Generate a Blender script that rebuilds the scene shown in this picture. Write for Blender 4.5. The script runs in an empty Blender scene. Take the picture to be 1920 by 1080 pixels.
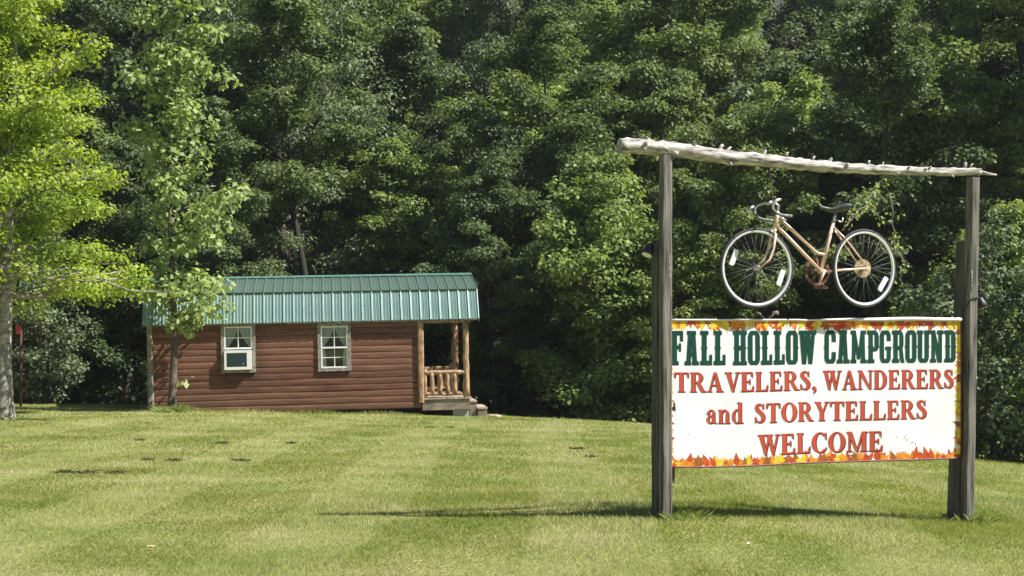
import bpy, bmesh, math, random
import numpy as np
from mathutils import Vector, Matrix

R = math.radians
SC = bpy.context.scene
COL = SC.collection

# ------------------------------------------------------------------ camera
EYE = 1.66
cam_d = bpy.data.cameras.new('camera')
cam_d.sensor_width = 36.0
cam_d.lens = 36.0 * 2600 / 1920
cam_d.shift_y = 60 / 1920
cam_d.clip_start = 0.1
cam_d.clip_end = 1000
cam = bpy.data.objects.new('camera', cam_d)
cam.location = (0, 0, EYE)
cam.rotation_euler = (R(90), 0, 0)
COL.objects.link(cam)
SC.camera = cam

# ------------------------------------------------------------------ sky, sun, exposure
SUN = Vector((0.625, -0.165, 0.765)).normalized()
SUN_EL = math.asin(SUN.z)
SUN_AZ = math.atan2(SUN.x, SUN.y)
world = bpy.data.worlds.new('World')
SC.world = world
world.use_nodes = True
nt = world.node_tree
sky = nt.nodes.new('ShaderNodeTexSky')
sky.sky_type = 'NISHITA'
sky.sun_disc = False
sky.sun_elevation = SUN_EL
sky.sun_rotation = SUN_AZ
bgn = nt.nodes['Background']
nt.links.new(sky.outputs[0], bgn.inputs[0])
bgn.inputs[1].default_value = 0.05
sun_d = bpy.data.lights.new('sun', 'SUN')
sun_d.energy = 5.0
sun_d.angle = R(0.53)
sun_d.color = (1.0, 0.965, 0.91)
sun = bpy.data.objects.new('sun', sun_d)
sun.rotation_euler = (-SUN).to_track_quat('-Z', 'Y').to_euler()
sun.location = (20, -5, 25)
COL.objects.link(sun)
SC.view_settings.view_transform = 'Standard'
SC.view_settings.look = 'None'
SC.view_settings.gamma = 1.0
SC.view_settings.use_curve_mapping = False
SC.view_settings.exposure = 0.95
SC.render.engine = 'CYCLES'
SC.cycles.max_bounces = 8
SC.cycles.diffuse_bounces = 3
SC.cycles.transmission_bounces = 5
SC.cycles.transparent_max_bounces = 8
SC.cycles.use_denoising = True


# ------------------------------------------------------------------ helpers
def tag(o, label=None, cat=None, group=None, kind=None):
    if label: o['label'] = label
    if cat: o['category'] = cat
    if group: o['group'] = group
    if kind: o['kind'] = kind
    return o


def link(name, data, parent=None, mat=None):
    o = bpy.data.objects.new(name, data)
    COL.objects.link(o)
    if parent: o.parent = parent
    if mat is not None and data is not None and not data.materials: data.materials.append(mat)
    return o


def empty(name, loc=(0, 0, 0), rot=(0, 0, 0), label=None, cat=None, group=None):
    o = bpy.data.objects.new(name, None)
    o.empty_display_size = 0.2
    o.location = loc
    o.rotation_euler = rot
    COL.objects.link(o)
    return tag(o, label, cat, group)


class MB:
    def __init__(s):
        s.v, s.f, s.m, s.sm = [], [], [], []

    def add(s, vs, fs, mi=0, smooth=False):
        b = len(s.v)
        s.v += [tuple(p) for p in vs]
        for f in fs:
            s.f.append([b + i for i in f]); s.m.append(mi); s.sm.append(smooth)
        return s

    def box(s, lo, hi, mi=0, M=None):
        x0, y0, z0 = lo; x1, y1, z1 = hi
        vs = [(x0, y0, z0), (x1, y0, z0), (x1, y1, z0), (x0, y1, z0), (x0, y0, z1), (x1, y0, z1), (x1, y1, z1), (x0, y1, z1)]
        if M is not None: vs = [M @ Vector(p) for p in vs]
        return s.add(vs, [(0, 3, 2, 1), (4, 5, 6, 7), (0, 1, 5, 4), (1, 2, 6, 5), (2, 3, 7, 6), (3, 0, 4, 7)], mi)

    def tube(s, path, radii, sides=8, mi=0, caps=True, closed=False, smooth=True, jit=0, rng=None):
        P = [Vector(p) for p in path]
        n = len(P)
        if not hasattr(radii, '__len__'): radii = [radii] * n
        vs, fs = [], []
        prev = None
        for i in range(n):
            if closed: t = (P[(i + 1) % n] - P[i - 1])
            else: t = (P[min(i + 1, n - 1)] - P[max(i - 1, 0)])
            if t.length < 1e-9: t = Vector((0, 0, 1))
            t.normalize()
            if prev is None:
                a = Vector((0, 0, 1)) if abs(t.z) < 0.9 else Vector((1, 0, 0))
                u = (a - t * a.dot(t)).normalized()
            else:
                u = prev - t * prev.dot(t)
                u = u.normalized() if u.length > 1e-6 else Vector((1, 0, 0))
            prev = u
            w = t.cross(u)
            for k in range(sides):
                a = 2 * math.pi * k / sides
                r = radii[i] * (1 + (rng.uniform(-jit, jit) if jit else 0))
                vs.append(P[i] + (u * math.cos(a) + w * math.sin(a)) * r)
        m = n if closed else n - 1
        for i in range(m):
            j = (i + 1) % n
            for k in range(sides):
                l = (k + 1) % sides
                fs.append((i * sides + k, i * sides + l, j * sides + l, j * sides + k))
        s.add(vs, fs, mi, smooth)
        if caps and not closed:
            b = len(s.v) - len(vs)
            s.f.append([b + k for k in reversed(range(sides))]); s.m.append(mi); s.sm.append(False)
            s.f.append([b + (n - 1) * sides + k for k in range(sides)]); s.m.append(mi); s.sm.append(False)
        return s

    def mesh(s, name, mats):
        me = bpy.data.meshes.new(name)
        me.from_pydata(s.v, [], s.f)
        for m in (mats if isinstance(mats, (list, tuple)) else [mats]): me.materials.append(m)
        me.polygons.foreach_set('material_index', s.m)
        me.polygons.foreach_set('use_smooth', s.sm)
        me.update()
        return me

    def build(s, name, mats, parent=None):
        return link(name, s.mesh(name, mats), parent)


def bevel(o, w=0.006, seg=2):
    m = o.modifiers.new('edge', 'BEVEL')
    m.width = w; m.segments = seg; m.limit_method = 'ANGLE'
    return o


def fast_mesh(name, V, k, mat):
    nf = len(V) // k
    me = bpy.data.meshes.new(name)
    me.vertices.add(len(V))
    me.vertices.foreach_set('co', np.ascontiguousarray(V, dtype=np.float32).ravel())
    me.loops.add(nf * k)
    me.loops.foreach_set('vertex_index', np.arange(nf * k, dtype=np.int32))
    me.polygons.add(nf)
    me.polygons.foreach_set('loop_start', np.arange(0, nf * k, k, dtype=np.int32))
    me.update(calc_edges=True)
    me.materials.append(mat)
    return me


# ------------------------------------------------------------------ materials
def new_mat(name):
    m = bpy.data.materials.new(name)
    m.use_nodes = True
    n = m.node_tree.nodes
    return m, m.node_tree, n['Principled BSDF']


def plain(name, col, rough=0.6, metal=0.0, var=0.12, scale=20, bump=0.0, stretch=None, spec=0.5, col2=None, coat=0.0):
    """one base colour with noise variation (or a mix towards col2) and fine relief"""
    m, t, b = new_mat(name)
    N, L = t.nodes, t.links
    tc = N.new('ShaderNodeTexCoord')
    mp = N.new('ShaderNodeMapping')
    if stretch: mp.inputs['Scale'].default_value = stretch
    L.new(tc.outputs['Object'], mp.inputs[0])
    nz = N.new('ShaderNodeTexNoise')
    nz.inputs['Scale'].default_value = scale
    nz.inputs['Detail'].default_value = 6
    nz.inputs['Roughness'].default_value = 0.65
    L.new(mp.outputs[0], nz.inputs['Vector'])
    rp = N.new('ShaderNodeValToRGB')
    c = col
    lo = tuple(max(0, x * (1 - var * 1.6)) for x in c) + (1,)
    hi = (tuple(min(1, x * (1 + var)) for x in c) if col2 is None else tuple(col2)) + (1,)
    rp.color_ramp.elements[0].position = 0.32; rp.color_ramp.elements[0].color = lo
    rp.color_ramp.elements[1].position = 0.70; rp.color_ramp.elements[1].color = hi
    L.new(nz.outputs[0], rp.inputs[0])
    L.new(rp.outputs[0], b.inputs['Base Color'])
    b.inputs['Roughness'].default_value = rough
    b.inputs['Metallic'].default_value = metal
    b.inputs['Specular IOR Level'].default_value = spec
    b.inputs['Coat Weight'].default_value = coat
    if bump:
        bp = N.new('ShaderNodeBump')
        bp.inputs['Strength'].default_value = bump
        bp.inputs['Distance'].default_value = 0.01
        L.new(nz.outputs[0], bp.inputs['Height'])
        L.new(bp.outputs[0], b.inputs['Normal'])
    return m


def leaf_mat(name, c1, c2, trans=0.35, warm=(1.25, 1.3, 0.55), patch=0.35):
    """leaf colour varies leaf by leaf and bough by bough; leaves let light through"""
    m, t, b = new_mat(name)
    N, L = t.nodes, t.links
    g = N.new('ShaderNodeNewGeometry')
    oi = N.new('ShaderNodeObjectInfo')
    tc = N.new('ShaderNodeTexCoord')
    nz = N.new('ShaderNodeTexNoise'); nz.inputs['Scale'].default_value = patch; nz.inputs['Detail'].default_value = 2
    L.new(tc.outputs['Object'], nz.inputs['Vector'])
    ad = N.new('ShaderNodeMath'); ad.operation = 'MULTIPLY_ADD'
    L.new(g.outputs['Random Per Island'], ad.inputs[0]); ad.inputs[1].default_value = 0.55
    L.new(nz.outputs[0], ad.inputs[2])
    ad2 = N.new('ShaderNodeMath'); ad2.operation = 'MULTIPLY_ADD'
    L.new(oi.outputs['Random'], ad2.inputs[0]); ad2.inputs[1].default_value = 0.55
    L.new(ad.outputs[0], ad2.inputs[2])
    rp = N.new('ShaderNodeValToRGB')
    rp.color_ramp.elements[0].position = 0.50; rp.color_ramp.elements[0].color = tuple(c1) + (1,)
    rp.color_ramp.elements[1].position = 1.0; rp.color_ramp.elements[1].color = tuple(c2) + (1,)
    L.new(ad2.outputs[0], rp.inputs[0])
    L.new(rp.outputs[0], b.inputs['Base Color'])
    b.inputs['Roughness'].default_value = 0.55
    b.inputs['Specular IOR Level'].default_value = 0.28
    mu = N.new('ShaderNodeMix'); mu.data_type = 'RGBA'; mu.blend_type = 'MULTIPLY'
    mu.inputs['Factor'].default_value = 1.0
    L.new(rp.outputs[0], mu.inputs['A'])
    mu.inputs['B'].default_value = tuple(warm) + (1,)
    tr = N.new('ShaderNodeBsdfTranslucent')
    L.new(mu.outputs['Result'], tr.inputs[0])
    mx = N.new('ShaderNodeMixShader'); mx.inputs[0].default_value = trans
    L.new(b.outputs[0], mx.inputs[1]); L.new(tr.outputs[0], mx.inputs[2])
    L.new(mx.outputs[0], N['Material Output'].inputs[0])
    return m


M = {}
M['bark'] = plain('bark', (0.10, 0.082, 0.068), 0.9, var=0.5, scale=9, bump=0.8, stretch=(1, 1, 0.25))
M['bark_dark'] = plain('bark_dark', (0.035, 0.028, 0.023), 0.9, var=0.5, scale=9, bump=0.8, stretch=(1, 1, 0.25))
M['bark_pale'] = plain('bark_pale', (0.15, 0.125, 0.10), 0.85, var=0.5, scale=7, bump=0.6, stretch=(1, 1, 1.4), col2=(0.46, 0.42, 0.36))
M['bark_grey'] = plain('bark_grey', (0.060, 0.045, 0.034), 0.9, var=0.4, scale=14, bump=0.6, stretch=(1, 1, 0.5), col2=(0.17, 0.135, 0.105))
M['post_wood'] = plain('post_wood', (0.105, 0.092, 0.076), 0.85, var=0.5, scale=30, bump=1.0, stretch=(1, 1, 0.07), col2=(0.285, 0.26, 0.22))
M['post_dark'] = plain('post_dark', (0.075, 0.064, 0.053), 0.9, var=0.4, scale=26, bump=0.7, stretch=(1, 1, 0.07), col2=(0.16, 0.142, 0.12))
M['log_grey'] = plain('log_grey', (0.17, 0.135, 0.105), 0.85, var=0.55, scale=34, bump=1.0, stretch=(0.16, 1, 1), col2=(0.80, 0.75, 0.68))
M['white_print'] = plain('white_print', (0.79, 0.79, 0.80), 0.42, var=0.05, scale=3.2, spec=0.3, bump=0.12)
M['green_print'] = plain('green_print', (0.009, 0.060, 0.042), 0.55, spec=0.15, var=0.15, scale=4)
M['red_print'] = plain('red_print', (0.50, 0.075, 0.040), 0.55, spec=0.15, var=0.08, scale=4)
M['dark_print'] = plain('dark_print', (0.075, 0.022, 0.022), 0.55, spec=0.15, var=0.1)
M['green_dark'] = plain('green_dark', (0.008, 0.026, 0.018), 0.55, spec=0.15, var=0.1)
M['lf_orange'] = plain('lf_orange', (0.72, 0.27, 0.035), 0.55, spec=0.15, var=0.22, scale=18)
M['lf_red'] = plain('lf_red', (0.52, 0.085, 0.025), 0.55, spec=0.15, var=0.22, scale=18)
M['lf_yellow'] = plain('lf_yellow', (0.78, 0.56, 0.05), 0.55, spec=0.15, var=0.18, scale=18)
M['lf_brown'] = plain('lf_brown', (0.36, 0.12, 0.03), 0.55, spec=0.15, var=0.2, scale=18)
M['edge_white'] = plain('edge_white', (0.74, 0.70, 0.70), 0.4, var=0.06, scale=6)
M['edge_maroon'] = plain('edge_maroon', (0.16, 0.035, 0.03), 0.5)
M['frame_gold'] = plain('frame_gold', (0.76, 0.54, 0.41), 0.35, metal=0.12, var=0.14, scale=22, coat=0.3)
M['rim'] = plain('rim', (0.86, 0.85, 0.86), 0.30, metal=0.45, var=0.05, scale=10)
M['tyre'] = plain('tyre', (0.05, 0.05, 0.053), 0.8, var=0.3, scale=30)
M['steel'] = plain('steel', (0.62, 0.61, 0.60), 0.3, metal=0.85, var=0.15, scale=14)
M['spoke'] = plain('spoke', (0.26, 0.26, 0.26), 0.5, metal=0.3, var=0.15)
M['rust'] = plain('rust', (0.20, 0.085, 0.055), 0.7, metal=0.3, var=0.4, scale=30, col2=(0.36, 0.19, 0.15))
M['brass'] = plain('brass', (0.55, 0.44, 0.22), 0.45, metal=0.3, var=0.3, scale=18)
M['saddle'] = plain('saddle', (0.065, 0.07, 0.075), 0.45, var=0.2, scale=16)
M['bar_tape'] = plain('bar_tape', (0.06, 0.06, 0.06), 0.6, var=0.4, scale=30, col2=(0.30, 0.31, 0.32))
M['reflector'] = plain('reflector', (0.80, 0.81, 0.80), 0.25, var=0.1, scale=40)
M['black'] = plain('black', (0.018, 0.018, 0.018), 0.5, var=0.2)
def siding_mat():
    """red brown stained log siding: grain along the boards, boards that differ, damp stain under the air conditioner and along the foot"""
    m, t, b = new_mat('siding')
    N, L = t.nodes, t.links
    tc = N.new('ShaderNodeTexCoord'); oi = N.new('ShaderNodeObjectInfo')
    mp = N.new('ShaderNodeMapping'); mp.inputs['Scale'].default_value = (0.2, 1, 1.8)
    L.new(tc.outputs['Object'], mp.inputs[0])
    nz = N.new('ShaderNodeTexNoise'); nz.inputs['Scale'].default_value = 8; nz.inputs['Detail'].default_value = 7; nz.inputs['Roughness'].default_value = 0.7
    L.new(mp.outputs[0], nz.inputs['Vector'])
    a = N.new('ShaderNodeMath'); a.operation = 'MULTIPLY_ADD'
    L.new(oi.outputs['Random'], a.inputs[0]); a.inputs[1].default_value = 0.22; L.new(nz.outputs[0], a.inputs[2])
    rp = N.new('ShaderNodeValToRGB')
    for e, (p, c) in zip((rp.color_ramp.elements[0], rp.color_ramp.elements[1]), ((0.36, (0.074, 0.030, 0.0185)), (0.92, (0.228, 0.112, 0.072)))):
        e.position = p; e.color = c + (1,)
    L.new(a.outputs[0], rp.inputs[0])
    n2 = N.new('ShaderNodeTexNoise'); n2.inputs['Scale'].default_value = 1.3; n2.inputs['Detail'].default_value = 4
    L.new(tc.outputs['Object'], n2.inputs['Vector'])
    sx = N.new('ShaderNodeSeparateXYZ'); L.new(tc.outputs['Object'], sx.inputs[0])
    def mr(src, a0, a1):
        q = N.new('ShaderNodeMapRange'); q.interpolation_type = 'SMOOTHSTEP'
        L.new(src, q.inputs[0]); q.inputs[1].default_value = a0; q.inputs[2].default_value = a1; return q.outputs[0]
    def mul(p, q):
        x = N.new('ShaderNodeMath'); x.operation = 'MULTIPLY'
        L.new(p, x.inputs[0])
        if hasattr(q, 'links'): L.new(q, x.inputs[1])
        else: x.inputs[1].default_value = q
        return x.outputs[0]
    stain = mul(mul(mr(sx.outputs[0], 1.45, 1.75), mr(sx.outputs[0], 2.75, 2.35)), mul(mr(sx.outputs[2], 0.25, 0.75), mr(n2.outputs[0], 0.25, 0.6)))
    low = mul(mr(sx.outputs[2], 0.55, -0.1), mr(n2.outputs[0], 0.3, 0.75))
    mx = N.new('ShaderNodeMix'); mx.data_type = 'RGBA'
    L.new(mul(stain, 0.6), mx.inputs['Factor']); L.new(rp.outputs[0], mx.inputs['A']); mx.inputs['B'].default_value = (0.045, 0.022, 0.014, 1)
    mx2 = N.new('ShaderNodeMix'); mx2.data_type = 'RGBA'
    L.new(mul(low, 0.7), mx2.inputs['Factor']); L.new(mx.outputs['Result'], mx2.inputs['A']); mx2.inputs['B'].default_value = (0.085, 0.052, 0.030, 1)
    L.new(mx2.outputs['Result'], b.inputs['Base Color'])
    b.inputs['Roughness'].default_value = 0.65; b.inputs['Specular IOR Level'].default_value = 0.25
    bp = N.new('ShaderNodeBump'); bp.inputs['Strength'].default_value = 0.5; bp.inputs['Distance'].default_value = 0.01
    L.new(nz.outputs[0], bp.inputs['Height']); L.new(bp.outputs[0], b.inputs['Normal'])
    return m


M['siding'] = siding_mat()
M['casing'] = plain('casing', (0.17, 0.125, 0.095), 0.85, var=0.35, scale=16, bump=0.5, col2=(0.40, 0.36, 0.31))
M['log_tan'] = plain('log_tan', (0.25, 0.130, 0.062), 0.7, var=0.35, scale=13, bump=0.7, stretch=(1, 1, 0.35), col2=(0.56, 0.37, 0.215))
M['deck'] = plain('deck', (0.20, 0.15, 0.11), 0.85, var=0.3, scale=10, stretch=(0.3, 1, 1), col2=(0.34, 0.27, 0.205))
M['step_wood'] = plain('step_wood', (0.30, 0.235, 0.17), 0.85, var=0.25, scale=10, col2=(0.52, 0.45, 0.34))
M['block'] = plain('block', (0.36, 0.35, 0.33), 0.9, var=0.2, scale=24, bump=0.5)
M['vinyl'] = plain('vinyl', (0.78, 0.78, 0.75), 0.4, var=0.05, scale=8)
M['curtain'] = plain('curtain', (0.86, 0.85, 0.81), 0.9, var=0.08, scale=6)
M['dark_wood'] = plain('dark_wood', (0.05, 0.036, 0.026), 0.85, var=0.3, scale=8)
M['ac_body'] = plain('ac_body', (0.72, 0.72, 0.69), 0.45, var=0.06, scale=6)
M['ac_grille'] = plain('ac_grille', (0.022, 0.058, 0.050), 0.5, var=0.2, scale=30)
M['red_paint'] = plain('red_paint', (0.40, 0.045, 0.045), 0.5, var=0.12, scale=9)
M['brown_post'] = plain('brown_post', (0.085, 0.04, 0.03), 0.8, var=0.25)
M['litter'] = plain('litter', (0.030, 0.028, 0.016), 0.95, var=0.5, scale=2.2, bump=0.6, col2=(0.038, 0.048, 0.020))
M['dry_leaf'] = plain('dry_leaf', (0.62, 0.52, 0.30), 0.8, var=0.2)
M['dead_grass'] = plain('dead_grass', (0.055, 0.048, 0.025), 0.95, var=0.4, scale=30)
M['twig'] = plain('twig', (0.30, 0.26, 0.23), 0.9, var=0.3, scale=30)


def roof_mat():
    m, t, b = new_mat('roof_metal')
    N, L = t.nodes, t.links
    tc = N.new('ShaderNodeTexCoord')
    nz = N.new('ShaderNodeTexNoise'); nz.inputs['Scale'].default_value = 3.5; nz.inputs['Detail'].default_value = 7; nz.inputs['Roughness'].default_value = 0.7
    L.new(tc.outputs['Object'], nz.inputs['Vector'])
    rp = N.new('ShaderNodeValToRGB')
    rp.color_ramp.elements[0].color = (0.185, 0.300, 0.262, 1); rp.color_ramp.elements[0].position = 0.3
    rp.color_ramp.elements[1].color = (0.260, 0.370, 0.330, 1); rp.color_ramp.elements[1].position = 0.75
    L.new(nz.outputs[0], rp.inputs[0])
    L.new(rp.outputs[0], b.inputs['Base Color'])
    b.inputs['Roughness'].default_value = 0.30
    b.inputs['Metallic'].default_value = 0.60
    b.inputs['Specular IOR Level'].default_value = 0.9
    b.inputs['Coat Weight'].default_value = 0.6
    b.inputs['Coat Roughness'].default_value = 0.28
    return m


M['roof'] = roof_mat()
M['roof_trim'] = plain('roof_trim', (0.085, 0.185, 0.145), 0.4, var=0.12, scale=5)


def glass_mat():
    m, t, b = new_mat('window_glass')
    N, L = t.nodes, t.links
    gl = N.new('ShaderNodeBsdfGlossy'); gl.inputs['Roughness'].default_value = 0.03
    gl.inputs[0].default_value = (0.9, 0.95, 0.93, 1)
    tr = N.new('ShaderNodeBsdfTransparent'); tr.inputs[0].default_value = (0.86, 0.9, 0.88, 1)
    fr = N.new('ShaderNodeFresnel'); fr.inputs[0].default_value = 1.6
    mx = N.new('ShaderNodeMixShader')
    L.new(fr.outputs[0], mx.inputs[0]); L.new(tr.outputs[0], mx.inputs[1]); L.new(gl.outputs[0], mx.inputs[2])
    L.new(mx.outputs[0], N['Material Output'].inputs[0])
    return m


M['glass'] = glass_mat()


def lawn_mat(name, blades):
    """sunny mown lawn: greener and drier patches, clippings; along the mowing passes the cut grass lies slightly differently"""
    m, t, b = new_mat(name)
    N, L = t.nodes, t.links
    g = N.new('ShaderNodeNewGeometry')
    def noise(scale, det, vec=None, rough=0.6):
        z = N.new('ShaderNodeTexNoise'); z.inputs['Scale'].default_value = scale
        z.inputs['Detail'].default_value = det; z.inputs['Roughness'].default_value = rough
        L.new(vec or g.outputs['Position'], z.inputs['Vector']); return z.outputs[0]
    def ramp(src, els):
        r = N.new('ShaderNodeValToRGB')
        while len(r.color_ramp.elements) < len(els): r.color_ramp.elements.new(0.5)
        for e, (p, c) in zip(r.color_ramp.elements, els):
            e.position = p; e.color = tuple(c) + (1,)
        L.new(src, r.inputs[0]); return r.outputs[0]
    def mix(fac, a, c, mode='MIX'):
        x = N.new('ShaderNodeMix'); x.data_type = 'RGBA'; x.blend_type = mode
        if hasattr(fac, 'links'): L.new(fac, x.inputs['Factor'])
        else: x.inputs['Factor'].default_value = fac
        L.new(a, x.inputs['A'])
        if hasattr(c, 'links'): L.new(c, x.inputs['B'])
        else: x.inputs['B'].default_value = tuple(c) + (1,)
        return x.outputs['Result']
    patches = ramp(noise(0.75, 6), [(0.30, (0.190, 0.225, 0.062)), (0.50, (0.268, 0.278, 0.106)), (0.68, (0.345, 0.330, 0.168))])
    if blades:
        rnd = ramp(g.outputs['Random Per Island'], [(0.0, (0.50, 0.60, 0.48)), (0.35, (0.85, 0.92, 0.80)), (0.7, (1.1, 1.08, 1.0)), (0.9, (1.4, 1.3, 1.2)), (1.0, (2.1, 1.85, 1.7))])
        col = mix(1.0, patches, rnd, 'MULTIPLY')
    else:
        fine = ramp(noise(22, 8, rough=0.75), [(0.30, (0.42, 0.46, 0.36)), (0.52, (0.88, 0.9, 0.82)), (0.75, (1.3, 1.25, 1.1))])
        col = mix(1.0, patches, fine, 'MULTIPLY')
        thatch = ramp(noise(2.7, 5), [(0.60, (0, 0, 0)), (0.78, (0.6, 0.6, 0.6))])
        col = mix(thatch, col, (0.16, 0.135, 0.075))
    L.new(col, b.inputs['Base Color'])
    b.inputs['Roughness'].default_value = 0.75
    b.inputs['Specular IOR Level'].default_value = 0.25
    if blades:
        tr = N.new('ShaderNodeBsdfTranslucent')
        L.new(mix(1.0, col, (1.1, 1.25, 0.5), 'MULTIPLY'), tr.inputs[0])
        mx = N.new('ShaderNodeMixShader'); mx.inputs[0].default_value = 0.35
        L.new(b.outputs[0], mx.inputs[1]); L.new(tr.outputs[0], mx.inputs[2])
        L.new(mx.outputs[0], N['Material Output'].inputs[0])
    else:
        bp = N.new('ShaderNodeBump'); bp.inputs['Strength'].default_value = 0.7; bp.inputs['Distance'].default_value = 0.02
        L.new(noise(30, 6), bp.inputs['Height']); L.new(bp.outputs[0], b.inputs['Normal'])
    return m


M['lawn'] = lawn_mat('lawn_ground', False)
M['blades'] = lawn_mat('grass_blades', True)
M['weed'] = leaf_mat('weed', (0.07, 0.12, 0.025), (0.20, 0.25, 0.07), 0.35)
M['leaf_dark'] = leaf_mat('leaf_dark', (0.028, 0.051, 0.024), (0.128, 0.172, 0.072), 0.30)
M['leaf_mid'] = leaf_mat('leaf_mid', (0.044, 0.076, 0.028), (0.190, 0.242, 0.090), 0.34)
M['leaf_grey'] = leaf_mat('leaf_grey', (0.054, 0.080, 0.044), (0.205, 0.248, 0.140), 0.31, warm=(1.1, 1.2, 0.7))
M['leaf_olive'] = leaf_mat('leaf_olive', (0.078, 0.120, 0.036), (0.265, 0.335, 0.110), 0.38)
M['leaf_yellow'] = leaf_mat('leaf_yellow', (0.150, 0.225, 0.036), (0.39, 0.47, 0.085), 0.47, warm=(1.2, 1.25, 0.4))
M['leaf_pale'] = leaf_mat('leaf_pale', (0.120, 0.180, 0.062), (0.360, 0.430, 0.175), 0.42, warm=(1.2, 1.25, 0.6), patch=0.8)


# ------------------------------------------------------------------ terrain
def crest(X):
    return np.interp(X, [-60, -9.0, -7.9, -1.4, 0.0, 3.0, 8.0, 14.0, 40.0], [33.6, 33.6, 36.4, 36.4, 33.6, 30.5, 24.5, 20.0, 8.0])


def lawn_z(X, Y):
    X = np.asarray(X, float); Y = np.asarray(Y, float)
    zn = np.interp(X, [-6, 1.2, 4.0, 8.0, 14, 40], [0.0, 0.0, -0.10, -0.35, -0.8, -3.5])
    zf = np.interp(X, [-40, -12, -8, -1, 3, 8, 14, 40], [-0.2, -0.36, -0.40, -0.60, -0.66, -1.0, -1.6, -4.5])
    t = np.clip((Y - 11.5) / 20.5, 0, 1.4)
    und = 0.018 * np.sin(X * 0.9 + 1.0) * np.sin(Y * 0.7) - 0.035 * np.exp(-((X + 0.6) ** 2 / 1.5 + (Y - 12.0) ** 2 / 0.8))
    return zn * (1 - t) + zf * t + und


def sstep(t):
    t = np.clip(t, 0, 1); return t * t * (3 - 2 * t)


def ground_z(X, Y):
    X = np.asarray(X, float); Y = np.asarray(Y, float)
    c = crest(X)
    d = Y - c
    z = lawn_z(X, np.minimum(Y, c))
    rise = np.maximum(0, Y - 44)
    return z - 1.3 * sstep(d / 4.0) + np.where(d > 0, 0.42 * rise * sstep(rise / 14), 0) + np.where(d > 2, 0.12 * np.sin(X * 0.7 + Y) * np.sin(Y * 0.5), 0)


def gz(x, y): return float(ground_z(x, y))


def grid(name, xs, yfun, nv, mat):
    V, F = [], []
    for x in xs:
        ys = yfun(x)
        zs = ground_z(np.full(len(ys), x), ys)
        V += [(x, float(y), float(z)) for y, z in zip(ys, zs)]
    for i in range(len(xs) - 1):
        for j in range(nv - 1):
            a = i * nv + j
            F.append((a, a + nv, a + nv + 1, a + 1))
    me = bpy.data.meshes.new(name)
    me.from_pydata(V, [], F)
    me.polygons.foreach_set('use_smooth', [True] * len(F))
    me.materials.append(mat)
    me.update()
    return tag(link(name, me), kind='structure')


xs = np.concatenate([np.arange(-70, -14, 4.0), np.arange(-14, 14, 0.35), np.arange(14, 40.1, 2.0)])
grid('lawn', xs, lambda x: np.linspace(-12, float(crest(x)) + 0.9, 130), 130, M['lawn'])
xs2 = np.concatenate([np.arange(-120, -40, 10.0), np.arange(-40, 40, 1.0), np.arange(40, 121, 10.0)])
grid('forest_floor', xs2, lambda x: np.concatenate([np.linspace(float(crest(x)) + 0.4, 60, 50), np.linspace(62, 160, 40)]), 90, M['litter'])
# the floor's first strip runs a little under the edge of the lawn
ff = bpy.data.objects['forest_floor']
ff.location.z = -0.03

# ------------------------------------------------------------------ grass blades (one mass of stuff)
rg = np.random.default_rng(5)
CAB_O = np.array([-8.275, 31.73]); CAB_U = np.array([math.cos(R(7.5)), math.sin(R(7.5))]); CAB_V = np.array([-CAB_U[1], CAB_U[0]])
P_, W_, H_ = [], [], []
for (y0, y1, dens, w, h) in ((7.5, 10.5, 6500, 0.0050, 0.034), (10.5, 14, 4600, 0.0062, 0.036), (14, 19, 2300, 0.0082, 0.038), (19, 26, 1100, 0.011, 0.040), (26, 36.5, 520, 0.015, 0.042)):
    xm = y1 * 0.372 + 0.9
    n = int(dens * (y1 - y0) * 2 * xm)
    X = rg.uniform(-xm, xm, n); Y = rg.uniform(y0, y1, n)
    q = np.stack([X, Y], 1) - CAB_O
    a = q @ CAB_U; c = q @ CAB_V
    ok = (Y < crest(X) + 0.25) & (np.abs(X) < Y * 0.372 + 0.9) & ~((a > 0.05) & (a < 7.3) & (c > 0.05) & (c < 3.0))
    ok &= ~((Y > 26) & (np.abs(X) > 13.6))
    X, Y = X[ok], Y[ok]
    P_.append(np.stack([X, Y, ground_z(X, Y) - 0.004], 1))
    W_.append(np.full(len(X), w)); H_.append(rg.uniform(0.5, 1.2, len(X)) * h * 0.78)
P = np.concatenate(P_); W = np.concatenate(W_); Hh = np.concatenate(H_)
n = len(P)
lush = np.exp(-((P[:, 1] - 12.6) / 1.3) ** 2) * np.clip((P[:, 0] + 2.5) / 2, 0, 1)
Hh *= 1 + 0.55 * lush
Hh *= 1 + 0.35 * np.sin(P[:, 0] * 2.3 + 1.7 * np.sin(P[:, 1] * 1.1)) * np.sin(P[:, 1] * 2.9 + 1.3 * np.sin(P[:, 0] * 1.7))
Hh *= np.where(rg.random(n) < 0.018, 1.9, 1.0)
ang = rg.uniform(0, 2 * np.pi, n)
side = np.stack([np.cos(ang), np.sin(ang), np.zeros(n)], 1)
stripe = np.where(np.sin((P[:, 0] - 0.02 * P[:, 1] + 0.15 * np.sin(P[:, 1] * 0.35)) * 2 * np.pi / 2.2 + 0.6) > 0.15, 1.0, -1.0)
lean = rg.normal(0, 0.7, (n, 2)); lean[:, 1] += stripe * 0.75
tip = P + np.stack([lean[:, 0] * Hh, lean[:, 1] * Hh, Hh], 1)
V = np.empty((n, 3, 3))
V[:, 0] = P - side * W[:, None] * 0.5; V[:, 1] = P + side * W[:, None] * 0.5; V[:, 2] = tip
me = fast_mesh('grass', V.reshape(-1, 3), 3, M['blades'])
tag(link('grass', me), 'short sunlit mown grass covering the whole lawn', 'grass', kind='stuff')


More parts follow.
